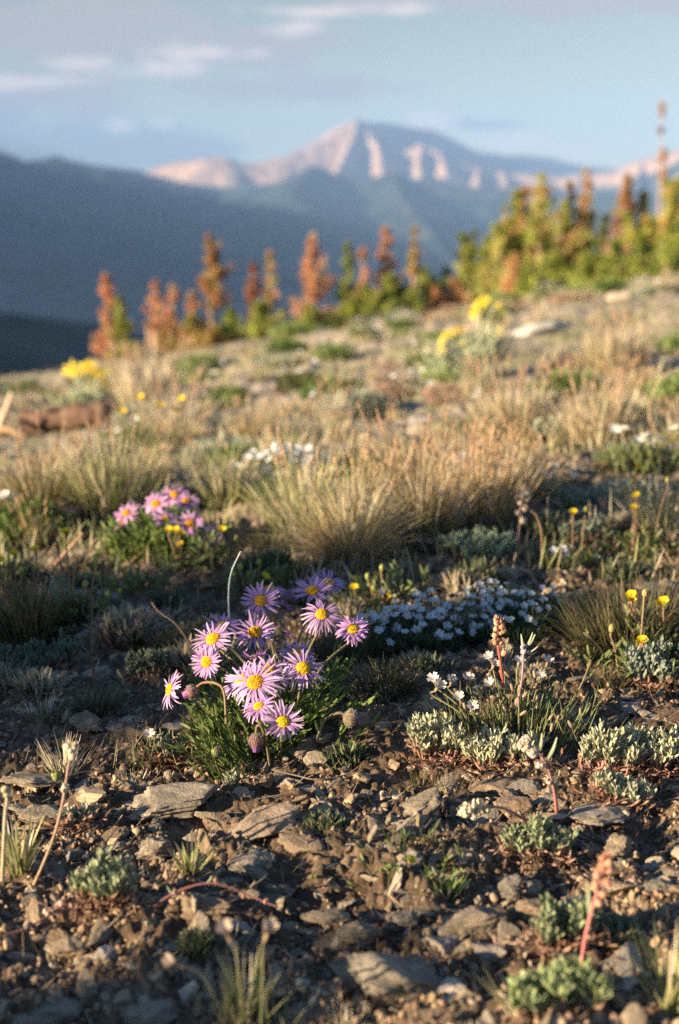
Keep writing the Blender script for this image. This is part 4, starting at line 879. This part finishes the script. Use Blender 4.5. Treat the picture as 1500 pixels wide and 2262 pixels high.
tuft('short grass sprout between the tan rocks and the red stalk', 420, 1935, 80, 95, 'green', 40, .7, 0, 1.)
tuft('dry grass blades left of the white flower', 140, 1690, 120, 110, 'pale', 60, .8, 0, .8)
tuft('dry curled grass around the single white flower', 290, 1712, 150, 52, 'pale', 110, 1.3, 0, .6)
tuft('blurred green grass blades at the bottom centre', 545, 2262, 120, 190, 'green', 40, .6, 0, 1.)
tuft('blurred bright grass blades at the lower right edge', 1480, 2245, 150, 230, 'green', 60, .6, 0, 1.)
tuft('blurred fresh grass blades near the bottom right', 1150, 2262, 130, 150, 'green', 44, .7, 0, 1.2)
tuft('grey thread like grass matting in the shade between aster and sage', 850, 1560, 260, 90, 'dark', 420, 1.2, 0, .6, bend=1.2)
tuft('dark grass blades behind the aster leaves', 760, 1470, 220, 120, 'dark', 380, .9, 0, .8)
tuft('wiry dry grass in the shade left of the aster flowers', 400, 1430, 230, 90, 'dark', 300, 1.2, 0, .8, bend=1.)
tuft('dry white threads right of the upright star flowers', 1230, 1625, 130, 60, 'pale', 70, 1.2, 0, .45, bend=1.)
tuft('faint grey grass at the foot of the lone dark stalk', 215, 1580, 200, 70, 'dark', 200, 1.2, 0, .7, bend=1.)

KO = [(gp(px, py)[:2], r) for px, py, r in ((120, 950, .16), (60, 960, .12), (200, 945, .12), (672, 745, .30), (540, 772, .25), (1178, 730, .35), (1368, 670, .3), (925, 940, .10), (190, 905, .08), (1065, 800, .1))]
def clear(x, y):
    return all(not (abs(x - q[0]) < r and q[1] - .45 - q[1] * .12 < y < q[1] + .08) for q, r in KO)
def spread(n, y0, y1, half=.30, pad=.25):
    y = np.exp(RNG.uniform(math.log(y0), math.log(y1), n)); x = RNG.uniform(-1, 1, n) * (half * y + pad); return x, y

def put_copies(protos, n, y0, y1, name_label, cat, group, smin=.7, smax=1.3, growth=.0, half=.27, keep=None, sink=.002):
    x, y = spread(n, y0, y1, half); 
    for i in range(n):
        if (keep is not None and not keep(x[i], y[i])) or not clear(x[i], y[i]): continue
        s = RNG.uniform(smin, smax) * (1 + growth * (y[i] - y0)); p = protos[int(RNG.integers(len(protos)))]
        c = p.copy(); COL.objects.link(c); c.location = (x[i], y[i], G(x[i], y[i])[0] - sink); c.rotation_euler = (RNG.normal(0, .06), RNG.normal(0, .06), RNG.uniform(0, 6.28)); c.scale = (s, s, s * RNG.uniform(.8, 1.1))
        c['label'] = name_label(p) ; c['group'] = group; c['category'] = cat
def protos(name, makers, mat, hide=True):
    out = []
    for i, (mk, extra) in enumerate(makers):
        o = bpy.data.objects.new(name, mk.mesh(name, mat)); o['word'] = extra; out.append(o)
    return out
gt = protos('grass_tuft', [(tuft_mesh(170, .035, .085, .0014, 'tan', .9, 8, 6), 'tan'), (tuft_mesh(170, .03, .10, .0014, 'green', .8, 6, 6), 'green'), (tuft_mesh(200, .045, .07, .0014, 'pale', 1., 10, 6), 'bleached'),
                            (tuft_mesh(160, .03, .09, .0014, 'rust', .8, 12, 6), 'rust tipped'), (tuft_mesh(150, .03, .07, .0014, 'olive', 1., 4, 6), 'olive'), (tuft_mesh(170, .05, .05, .0016, 'fresh', 1., 0, 6), 'fresh green')], M_grass)
put_copies(gt, 210, 1.75, 11.5, lambda p: 'small %s grass tuft on the upper slope among many like it' % p['word'], 'grass', 'grass tufts scattered over the slope', .4, .92, .03, keep=lambda x, y: not (x > .28 and 1.75 < y < 2.15))

# low cushions of leaves and tiny white flowers on the upper slope
def cushion_mesh(rx, h, c0, c1, n=700, flowers=0, fc=(.78, .75, .7)):
    mb = MB(); th = RNG.uniform(0, 6.28, n); q = np.sqrt(RNG.random(n)); top = h * (1 - q ** 2) ** .7
    base = np.stack([rx * q * np.cos(th), rx * q * np.sin(th), top * RNG.uniform(.2, 1, n)], -1)
    add_blades(mb, base, th + RNG.normal(0, .9, n), RNG.uniform(0, 1.2, n), RNG.uniform(-.3, .5, n), RNG.uniform(.012, .026, n), .0022, c0, c1, 4)
    for i in range(flowers):
        a = RNG.uniform(0, 6.28); r = math.sqrt(RNG.random()) * rx; white_flower(mb, None, V(r * math.cos(a), r * math.sin(a), h + RNG.uniform(.01, .03)), (RNG.normal(0, .4), RNG.normal(0, .4), 1), .008, fc)
    return mb
cp = protos('cushion_plant', [(cushion_mesh(.06, .03, (.15, .20, .06), (.28, .36, .13)), 'light green'), (cushion_mesh(.06, .025, (.24, .26, .18), (.42, .43, .32)), 'grey'), (cushion_mesh(.05, .025, (.12, .14, .06), (.24, .27, .12), 600, 12), 'white flowered'),
                               (cushion_mesh(.06, .02, (.26, .17, .12), (.45, .32, .24)), 'brown withered'), (cushion_mesh(.07, .04, (.07, .12, .03), (.17, .26, .07)), 'dark green')], M_leaf)
put_copies(cp, 260, 1.7, 12, lambda p: 'small %s cushion plant on the upper slope among many like it' % p['word'], 'cushion plant', 'cushion plants scattered over the slope', .5, 1.2, .11)

sp_ = protos('low_plant', [(cushion_mesh(.030, .018, (.06, .08, .04), (.16, .18, .10), 300), 'dark grey green'), (tuft_mesh(70, .02, .035, .0007, 'dark', 1.2, 0, 5), 'wiry dark'), (tuft_mesh(60, .018, .03, .0006, 'pale', 1.3, 2, 5), 'bleached wiry'),
                            (cushion_mesh(.024, .012, (.20, .17, .12), (.38, .33, .24), 260), 'withered tan')], M_grass)
put_copies(sp_, 120, 1.08, 1.75, lambda p: 'little %s plant on the gravel around the asters among many like it' % p['word'], 'small plant', 'low plants on the shaded gravel', .5, 1.2, keep=lambda x, y: y > 1.14 and (abs(x + .04) > .07 or y > 1.35))
put_copies(sp_, 26, .62, 1.05, lambda p: 'little %s plant on the near stones among many like it' % p['word'], 'small plant', 'low plants on the near gravel', .3, .7)

def grass_cover():
    mb = MB(); N = 17000; x, y = spread(N, 1.5, 13, .26, .12); pn = fbm(np.stack([x * 2.2, y * 2.2, 0 * x], -1), 3, 61)
    keep = (pn + RNG.normal(0, .22, N) > -.08) & ~((x > .24) & (y > 1.72) & (y < 2.2)); x, y = x[keep], y[keep]; k2 = np.array([clear(a, b) for a, b in zip(x, y)]); x, y = x[k2], y[k2]; N = len(x); base = np.stack([x, y, G(x, y) - .003], -1)
    L = RNG.uniform(.015, .05, N) * (1 + .02 * y); kinds = RNG.choice(4, N, p=[.32, .25, .28, .15])
    for k, pal in enumerate(('pale', 'green', 'tan', 'olive')):
        s = kinds == k; add_blades(mb, base[s], RNG.uniform(0, 6.28, s.sum()), RNG.uniform(0, .8, s.sum()), RNG.uniform(-.2, .7, s.sum()), L[s], .0007 * (.7 + .55 * y[s]), *PAL[pal], 4, 0)
    setp(mb.obj('grass', M_grass), 'sparse dry grass growing over the upper slope', None, None, 'stuff')
    mb = MB(); N = 6500; x, y = spread(N, .60, 1.8, .27, .06); base = np.stack([x, y, G(x, y) + .001], -1)
    s = RNG.random(N) < .6
    for m_, c0, c1 in ((s, (.20, .13, .09), (.33, .22, .15)), (~s, (.36, .30, .22), (.58, .49, .38))):
        k = m_.sum(); add_blades(mb, base[m_], RNG.uniform(0, 6.28, k), RNG.uniform(1., 1.75, k), RNG.uniform(-1., 1.2, k), RNG.uniform(.004, .024, k), .00032, c0, c1, 6, 0)
    setp(mb.obj('dry_litter', M_grass), 'dry curled leaf and stem litter on the soil', None, None, 'stuff')
grass_cover()

# ------------------------------------------------------------------ crumbs, gravel and rocks
def pebbles():
    mb = MB(); N = 30000; x, y = spread(N, .60, 2.3, .27, .05); s = np.exp(RNG.normal(math.log(.0012), .5, N)).clip(.0005, .004)
    cl = fbm(np.stack([x * 14, y * 14, 0 * x], -1), 2, 71) + RNG.normal(0, .2, N) > -.15; x, y, s = x[cl], y[cl], s[cl]; N = len(x)
    C = np.stack([x, y, G(x, y) + s * .2], -1); S3 = s[:, None] * RNG.uniform(.6, 1.25, (N, 3)); chips(mb, C, S3, 1, jitcol((.25, .175, .115), N, .5, .08), rotr(N))
    setp(mb.obj('soil_crumbs', M_crumb, smooth=True), 'loose brown crumbs of soil', None, None, 'stuff')
    mb = MB(); N = 8000; x, y = spread(N, .60, 2.6, .27, .05); s = np.exp(RNG.normal(math.log(.0026), .62, N)).clip(.0009, .012)
    M = 900; x2 = RNG.uniform(.27, .62, M); y2 = RNG.uniform(1.78, 2.2, M); s2 = RNG.uniform(.004, .011, M)      # the gravel patch at the right
    M3 = 260; x3 = RNG.uniform(.10, .27, M3); y3 = RNG.uniform(1.42, 1.58, M3); s3 = RNG.uniform(.003, .009, M3)
    x = np.concatenate([x, x2, x3]); y = np.concatenate([y, y2, y3]); s = np.concatenate([s, s2, s3]); N = len(x)
    C = np.stack([x, y, G(x, y) - s * .02], -1); S3 = s[:, None] * np.stack([RNG.uniform(.9, 2.1, N), RNG.uniform(.6, 1.1, N), RNG.uniform(.25, .6, N)], -1)
    R = np.einsum('nij,njk->nik', rotr(N, .13), rotz(N))
    g = RNG.random(N); cols = np.where(g[:, None] < .55, V(.25, .205, .155), np.where(g[:, None] < .9, V(.32, .235, .155), V(.46, .38, .30))) * RNG.uniform(.6, 1.3, (N, 1))
    chips(mb, C, S3, 2, cols, R)
    setp(mb.obj('gravel', M_crumb, smooth=False), 'mixed grey and tan gravel over the soil', None, None, 'stuff')
pebbles()

def rock_mesh(dx, dy, dz, sub=4, cuts=15, seed=0, mat=None, rough=.075, layers=.5):
    r = np.random.default_rng(seed); v = ICO[sub][0].copy()
    for _ in range(cuts):
        n = r.normal(size=3) * V(1, 1, 1.25); n /= np.linalg.norm(n); d = r.uniform(.45, .85); e = np.clip(v @ n - d, 0, None); v -= e[:, None] * n
    v *= 1 / np.abs(v).max(0)
    v *= 1 + rough * 1.6 * fbm(v * 2.3 + seed, 4, seed % 97)[:, None] + rough * .6 * fbm(v * 9 + seed, 3, seed % 91 + 3)[:, None]
    st = vnoise(np.stack([v[:, 0] * .8, v[:, 1] * .8, v[:, 2] * 7], -1), seed % 53); v[:, :2] *= 1 + layers * .12 * st[:, None]
    v *= V(dx, dy, dz) / 2; mb = MB(); mb.add(v, ICO[sub][1], V(.2, .2, .2)); return mb
RN = [0]
def rock(label, px, py, w, h, mat=M_rock, tilt=0., yaw=None, flat=None, depth=.65, name='rock', Y=None, sub=4):
    RN[0] += 1; b = gp(px, py + h * .42); k = px2m(b[1]); W = w * k; D = W * depth; Hh = max((h - w * depth * .33) * k, h * k * .38) * (flat or 1)
    mb = rock_mesh(W, D, Hh * 1.5, sub, 10, 100 + RN[0] * 7, layers=1.1); o = bpy.data.objects.new(name, mb.mesh(name, mat, smooth=True)); COL.objects.link(o)
    y = b[1] + D * .40; x = b[0]; o.location = (x, y, (float(H(x, y)) if y < 1.8 else float(G(x, y)[0])) + Hh * .30); o.rotation_euler = (RNG.normal(.05, .06), tilt, RNG.uniform(-.35, .35) if yaw is None else yaw); setp(o, label, 'rock'); return o
P_, W_ = M_rockpale, M_rockwhite
rock('wide flat tan grey rock left below the aster clump', 385, 1768, 215, 88, M_rock, -.08)
rock('pale lumpy pinkish rock in the sun below the aster clump', 565, 1825, 190, 100, P_, -.25, .3)
rock('small tan pyramid shaped rock between the two largest sunlit rocks', 343, 1868, 92, 66, P_, .15)
rock('flat grey stone with a light rim right of the pale lumpy rock', 667, 1878, 92, 42)
rock('dark grey rock in the shadow left of the pale lumpy rock', 436, 1850, 72, 48)
rock('dark wide stone under the pale lumpy rock', 560, 1905, 120, 60)
rock('lichen covered pale round rock beside the green grass sprout', 905, 1905, 92, 84, P_, -.1)
rock('tilted slate slab leaning up to the right at centre', 925, 1790, 140, 60, M_rock, -.42, .5)
rock('tan angular rock right of the tilted slate slab', 1138, 1772, 96, 52, P_, .2)
rock('thin slate flake behind the tan angular rock', 1160, 1740, 90, 26)
rock('broad light grey flat rock at the right side', 1338, 1796, 165, 58, P_, .05, .1, .9)
rock('round grey stone below the broad light grey rock', 1372, 1866, 66, 54)
rock('dark slate stone right of the lichen covered rock', 1062, 1902, 88, 46)
rock('dark brown slab in the lower right middle', 1052, 2025, 150, 80, M_rock, -.15)
rock('large blurred rock with a pale crust near the bottom centre', 880, 2150, 260, 135, M_rock, .22, .2)
rock('small pale rounded rock in the lower right', 1222, 2085, 62, 56, P_)
rock('light tan chip left of the small pale rounded rock', 1082, 2102, 88, 40, P_)
rock('large dark blue grey rock under the red creeping stalk', 440, 2005, 140, 86)
rock('tan curved rock in the lower left corner area', 148, 2090, 115, 55, P_, -.2)
rock('whitish rounded quartz stone next to the tan curved rock', 226, 2112, 64, 48, W_)
rock('pale pointed stone in the middle of the lower right soil', 1130, 1960, 54, 54, P_)
rock('dark flat stone below the red creeping stalk tip', 722, 2030, 110, 44)
rock('long flat grey slab at the left edge', 95, 1798, 135, 34)
rock('long brown slab above the flat grey slab at the left edge', 70, 1725, 150, 44, M_rock)
rock('shaded grey stone left of the white flower', 192, 1592, 84, 60)
rock('pale grey pitted stone right of the pale lumpy rock', 724, 1812, 50, 46, P_)
rock('small beige stone above the tilted slate slab', 838, 1795, 42, 30, P_)
rock('pinkish white pebble at the foot of the aster leaves', 646, 1728, 54, 26, P_)
rock('brown coiled stone beside the pinkish white pebble', 585, 1724, 46, 34)
rock('broad shaded slab behind the star flowers', 1040, 1478, 165, 50)
rock('flat shaded slab right of the star flowers', 1270, 1600, 140, 46)
rock('mauve stone in the shade behind the aster flowers', 562, 1222, 72, 44, P_)
rock('single sunlit cream stone on the shaded soil at left', 312, 1352, 40, 30, W_)
rock('white quartz chip at the bottom centre', 690, 2208, 26, 26, W_, sub=3)
rock('small white stone sliver above the white quartz chip', 668, 2172, 34, 30, W_, sub=3)
rock('grey stone at the right edge of the lower soil', 1452, 1958, 90, 42)
rock('blue grey stone left of the large blurred rock', 250, 2170, 95, 50)
rock('dark stone in the bottom left corner', 110, 2235, 150, 60)
rock('dark blue stone at the bottom between cream flowers and corner', 330, 2240, 150, 70)
rock('shadowed stone above the large blurred rock', 780, 2060, 120, 60)
rock('brown edged stone left of the dark brown slab', 900, 2025, 70, 50, M_rock)
rock('pale flat stone in the left soil under the dry stalk', 160, 1885, 60, 34, P_)
rock('rounded stone at the right of the dark brown slab', 1180, 2010, 90, 50)
rock('shaded stone left of the aster leaves', 420, 1590, 60, 36)
rock('small dark stone under the white cushion flowers', 800, 1650, 70, 30)
rock('grey slab in the shade beneath the dark stalk', 300, 1600, 130, 40)
rock('white flat stone lying in the tan grass at the centre', 925, 925, 95, 34, W_, -.25)
rock('bright white boulder on the ridge left of centre', 675, 722, 96, 60, W_)
rock('flat grey white boulder on the ridge left of the bright white one', 540, 758, 90, 34, P_)
rock('long pale boulder beside the tall sunflowers', 1178, 705, 150, 56, W_, -.2, .1)
rock('whitish boulder high on the right slope', 1368, 658, 56, 28, W_)
rock('pale boulder at the right edge of the ridge', 1475, 650, 60, 26, P_)
rock('dark boulder in the tan grass near the right edge of the slope', 1440, 800, 90, 36)
sr = protos('stone', [(rock_mesh(.036, .024, .010, 3, 7, 900 + i, layers=1.2), 'grey' if i % 3 else 'tan') for i in range(9)], M_rock)
for i, o in enumerate(sr):
    if i % 3 == 0: o.data.materials.clear(); o.data.materials.append(M_rockpale)
put_copies(sr, 255, .60, 1.75, lambda p: 'small loose %s stone on the brown soil among many like it' % p['word'], 'stone', 'small stones scattered over the soil', .3, 1.45, half=.26, sink=.0035)
put_copies(sr, 42, 1.8, 11, lambda p: 'small %s stone on the grassy slope among many like it' % p['word'], 'stone', 'small stones scattered over the slope', .7, 2.2, .16, half=.27, sink=-.004)

# ------------------------------------------------------------------ fallen wood
def log(label, pts, r, name='log', c=(.10, .065, .05), ce=(.30, .2, .13)):
    T = Thing(name, label, 'log', pts[0]); S = 30; P = spline(pts, S); k = 20; rr = r * (1 + .10 * fbm(np.stack([np.linspace(0, 5, S)] * 3, -1), 2, 8))
    v, f = tubes(P[None], rr[None], k); v = v.reshape(-1, 3); nz = fbm(v * V(60, 60, 60), 4, 5); cen = np.repeat(P, k, 0); v = cen + (v - cen) * (1 + .24 * nz[:, None])
    m = MB(); m.add(v, f, jitcol(c, len(v), .35)); T.part(m, 'bark', M_bark)
    for e in (0, -1):
        m = MB(); ring = v.reshape(S, k, 3)[e]; m.add(np.vstack([ring, P[e]]), np.stack([np.arange(k), (np.arange(k) + 1) % k, np.full(k, k)], -1), V(*ce) * (.5 if e == 0 else 1)); T.part(m, 'cut_end', M_bark)
    return T
b = gp(60, 955); g = gp(235, 940)
log('short brown weathered log lying in the grass at the left edge', [b + V(0, 0, .028), (b + g) / 2 + V(0, 0, .030), g + V(0, .03, .024)], .034, c=(.15, .095, .07))
b = gp(20, 965)
T = Thing('dead_branch', 'bleached forked branch standing against the dark log end', 'branch', b); m = MB()
add_tube(m, [b, b + V(-.02, 0, .03), b + V(-.005, 0, .07), b + V(.015, 0, .12)], .012, .006, (.55, .40, .28), (.6, .45, .34), rough=.1); add_tube(m, [b + V(-.02, 0, .035), b + V(-.06, .02, .05), b + V(-.1, .03, .06)], .011, .005, (.55, .40, .28)); add_tube(m, [b + V(-.05, -.02, .01), b + V(.0, -.02, .022), b + V(.05, -.03, .006)], .011, .005, (.5, .34, .2)); T.part(m, 'limbs', M_bark)

# ------------------------------------------------------------------ trees below the crest
TP = {'gg': [(.50, .48, .14), (.36, .40, .10), (.56, .38, .16), (.44, .46, .12)], 'brown': [(.50, .27, .12), (.56, .33, .15), (.40, .30, .12)], 'rust': [(.62, .33, .18), (.58, .28, .15), (.56, .37, .19)], 'green': [(.30, .34, .07), (.42, .45, .11), (.16, .21, .05)], 'gold': [(.52, .40, .15), (.42, .39, .12), (.56, .33, .14)],
      'mix': [(.52, .25, .11), (.17, .19, .04), (.28, .22, .06), (.12, .16, .03)], 'dark': [(.10, .13, .04), (.16, .20, .05), (.24, .26, .07)], 'pink': [(.55, .33, .24), (.50, .34, .25)], 'darkrust': [(.09, .07, .03), (.35, .14, .05), (.42, .17, .06)]}
def tree(label, px, Y, top, wpx, pal, dens=1., lean=0., name='spruce_tree', bare=.12, leaders=1, trunkc=(.42, .30, .22), tw=1., cat='tree', base=None):
    p = at(px, 800, Y) if base is None else V(*base, 0); x, y = p[0], p[1]; z0 = float(H(x, y)) - .03; zt = at(px, top, Y)[2] if base is None else z0 + top; h = zt - z0; w = (wpx / FPX * Y / 2 * 1.55) if base is None else wpx
    T = Thing(name, label, cat, (x, y, z0)); mt = MB(); mc = MB(); pc = TP[pal]
    for l in range(leaders):
        ox = 0 if leaders == 1 else (l / (leaders - 1) - .5) * w * 1.3; oy = 0 if leaders == 1 else RNG.uniform(-.3, .3) * w; hl = h * (1 if l == leaders // 2 else RNG.uniform(.6, .9)); wl = w if leaders == 1 else w * .6
        b = V(x + ox * .5, y + oy, z0 - .05); t = V(x + ox + lean * h, y + oy, z0 + hl); P = add_tube(mt, [b, (b + t) / 2 + V(-lean * h * .1 + RNG.normal(0, .02), 0, 0), t], .035 * tw * max(.5, h / 2), .006, trunkc, V(*trunkc) * .8, 14, 8, .08)
        nb = int(64 * dens * max(.6, h / 2)); wh = max(7, int(11 * h / 2)); u = (bare + (.99 - bare) * ((RNG.integers(0, wh, nb) + .5 + RNG.normal(0, .13, nb)) / wh)).clip(bare, .995); az = RNG.uniform(0, 6.28, nb); i = (u * 13).astype(int).clip(0, 12); fr = (u * 13 - i)[:, None]; st = P[i] * (1 - fr) + P[i + 1] * fr
        wf = RNG.uniform(.45, 1.3, 40)[(u * wh).astype(int)]; prof = np.minimum((1 - u) ** 1.05 * 1.45 + .03, 1.05) * RNG.uniform(.6, 1.25, nb) * (.5 + .5 * wf) * (1 + .3 * np.cos(az - .4)) * (1 - .35 * np.exp(-((u - bare) / .08) ** 2)); L = wl * prof
        br = paths(st, az, np.full(nb, 1.35) - .5 * u + RNG.normal(0, .12, nb), np.full(nb, -.45), L, 6); v, f = tubes(br, np.linspace(.007, .002, 6)[None] * np.ones((nb, 1)), 4); mt.add(v, f, V(*trunkc) * .7)
        k = 52; idx = np.repeat(np.arange(nb), k); s = RNG.uniform(.12, 1.02, len(idx)); j = (s * 5).astype(int).clip(0, 4); q = (s * 5 - j)[:, None]; c = br[idx, j] * (1 - q) + br[idx, np.minimum(j + 1, 5)] * q + RNG.normal(0, .017, (len(idx), 3)) * (L[idx] / max(wl, .1) + .25)[:, None]
        N = len(idx); d = RNG.normal(size=(N, 3)) + V(0, 0, .5) + np.stack([np.cos(az[idx]), np.sin(az[idx]), 0 * az[idx]], -1) * .6; d /= np.linalg.norm(d, axis=1, keepdims=True)
        sd = np.cross(d, RNG.normal(size=(N, 3))); sd /= np.linalg.norm(sd, axis=1, keepdims=True); ln = RNG.uniform(.03, .065, N)
        Q = np.stack([c, c + d * ln[:, None]], 1); v, f, R = ribbons(Q, np.stack([np.full(N, .011), np.full(N, .007)], -1), sd, 0)
        bc = np.array(pc)[RNG.integers(len(pc), size=nb)][idx] * RNG.uniform(.75, 1.2, (nb, 1))[idx] * RNG.uniform(.75, 1.25, (N, 1)); mc.add(v, f, np.repeat(bc, R * 2, 0))
    T.part(mt, 'trunk', M_bark); T.part(mc, 'crown', M_needle); return T
SHADE_SEED = 5
def shade_trees():  # unseen spruces added to throw shade over the asters and the lower left
    global RNG
    RNG = np.random.default_rng(SHADE_SEED)
    d = -SD; c = V(0, 1.36) - d * 6.0; pp = V(-d[1], d[0])
    for i, (o, hh) in enumerate(((-.035, 1.98), (.10, 1.98), (.27, 1.70), (-.52, 1.62))):
        q = c + pp * o; tree(('dwarf spruce added behind the camera for shade, left of three', 'dwarf spruce added behind the camera for shade, middle of three', 'dwarf spruce added behind the camera for shade, right of three', 'thin dwarf spruce added behind the camera for shade, apart from the other three')[i], 0, 0, hh, .22, 'green', 1.8 if i < 3 else .8, base=(q[0], q[1]), leaders=3)
TREES = [
 ('narrow rust spire on the left flank of the central cluster', 1148, 18.8, 408, 62, 'rust', .9, 0, 1), ('brown spire between the tallest tree and the rusty shoulder', 1248, 18.6, 398, 66, 'brown', .8, -.01, 1), ('golden spire low on the left flank of the central cluster', 1108, 18.8, 448, 60, 'gold', .9, 0, 1),
 ('slim green spire right of the snag', 1478, 17.4, 392, 66, 'gg', 1., 0, 1), ('slim green spire left of the snag', 1404, 17.6, 424, 60, 'gg', 1., 0, 1), ('slender golden spire behind the round bushy tree', 1018, 20, 540, 44, 'gold', .8, 0, 1),
 ('narrow rust and green spruce standing alone farthest left', 238, 19, 600, 84, 'rust', 1.1, 0, 1), ('rust brown dead spruce second from the left', 343, 20, 618, 62, 'rust', .8, .02, 1), ('rust dead spruce close behind the second one', 384, 20.5, 622, 60, 'rust', .9, 0, 1),
 ('short reddish spruce left of the tall open one', 425, 20, 645, 60, 'rust', .8, 0, 1), ('tall open orange brown spruce with bare lower trunk', 468, 20, 516, 96, 'brown', .8, 0, 1), ('dark topped leaning spruce right of the tall open one', 552, 20, 578, 70, 'darkrust', .8, .05, 1),
 ('slender yellow green spruce between leaning and bright rust trees', 604, 20, 552, 62, 'gold', .9, -.02, 1), ('bright rust orange spruce, brightest of the left row', 689, 19.5, 520, 84, 'rust', 1.4, 0, 1), ('green spruce just right of the bright rust one', 765, 20.5, 534, 70, 'green', 1.2, 0, 1),
 ('thin rust trunked tree between green and red brown spruces', 800, 19.5, 545, 36, 'rust', .8, 0, 1), ('red brown spruce with bushy green foot', 849, 20, 494, 66, 'rust', .9, 0, 1), ('slim golden spruce with a pale trunk left of the round green tree', 914, 20, 495, 46, 'gold', .9, 0, 1),
 ('round bushy dark green tree in the centre of the row', 985, 20.5, 508, 110, 'green', 1.3, 0, 2), ('wide green bush at the foot of the tallest cluster', 1095, 19, 475, 160, 'green', 1.1, 0, 4), ('tallest golden green tree of the central cluster', 1176, 18.5, 378, 190, 'gg', 1.15, .02, 5),
 ('second tall golden tree in the central cluster, nearly as high', 1222, 19, 366, 110, 'gold', 1., .01, 2), ('rusty tree on the right shoulder of the central cluster', 1276, 18.5, 432, 84, 'brown', .8, 0, 1), ('dark green tree under the rusty shoulder tree', 1262, 18, 470, 130, 'dark', 1.4, 0, 2),
 ('orange tree between the central cluster and the snag', 1368, 17.5, 385, 100, 'brown', .8, 0, 1), ('tall thin pinkish snag rising above the horizon', 1440, 18.5, 222, 26, 'pink', .12, -.01, 1), ('broad green tree under the thin snag', 1440, 17, 405, 150, 'gg', 1.2, 0, 4),
 ('rust topped tree at the right edge', 1502, 17, 360, 100, 'gg', 1.1, 0, 2), ('small rust bush left of the central cluster foot', 1000, 18.5, 615, 60, 'rust', 1., 0, 1), ('small orange bush under the round green tree', 962, 18.5, 640, 44, 'rust', .9, 0, 1),
 ('rust sapling in front of the wide green bush', 1128, 17, 572, 60, 'rust', 1., 0, 1), ('bright green bush below the tall open spruce', 470, 18, 684, 80, 'green', 1.3, 0, 2), ('low green bush at the foot of the bright rust spruce', 735, 18, 655, 110, 'green', 1.3, 0, 2),
 ('low dark green bush between leaning and slender spruces', 580, 19, 665, 150, 'green', 1.2, 0, 3), ('green gold bush at the foot of the red brown spruce', 858, 18, 610, 110, 'green', 1.2, 0, 3), ('sunny yellow green bush under the dark green tree', 1215, 16.5, 560, 130, 'green', 1.1, 0, 3),
 ('yellow green bush under the orange tree', 1345, 16, 530, 130, 'green', 1.1, 0, 3), ('green bush near the right edge below the rust topped tree', 1465, 15.5, 500, 130, 'green', 1.1, 0, 3), ('pinkish dead tree in front of the orange tree', 1345, 16.5, 480, 60, 'pink', .7, .03, 1),
 ('golden brown bush at the foot of the row at left', 420, 18, 700, 120, 'gold', 1., 0, 3), ('green sapling touching the right side of the farthest left spruce', 268, 18.5, 655, 50, 'green', 1.2, 0, 1), ('dark green bush low behind the row at centre', 925, 20, 590, 120, 'dark', 1.2, 0, 2)]
for lab, px, Y, top, wpx, pal, dens, lean, lead in TREES:
    tree(lab, px, Y, top, wpx, pal, dens, lean, leaders=lead, name='spruce_tree' if ('bush' not in lab and 'sapling' not in lab) else 'spruce_bush', bare=.42 if 'bare lower' in lab else (.5 if 'snag' in lab else .05), tw=1.5 if wpx > 30 else .6, cat='bush' if 'bush' in lab else 'tree', trunkc=(.48, .34, .27) if pal in ('rust', 'gold', 'pink', 'mix') else (.3, .22, .15))
shade_trees()
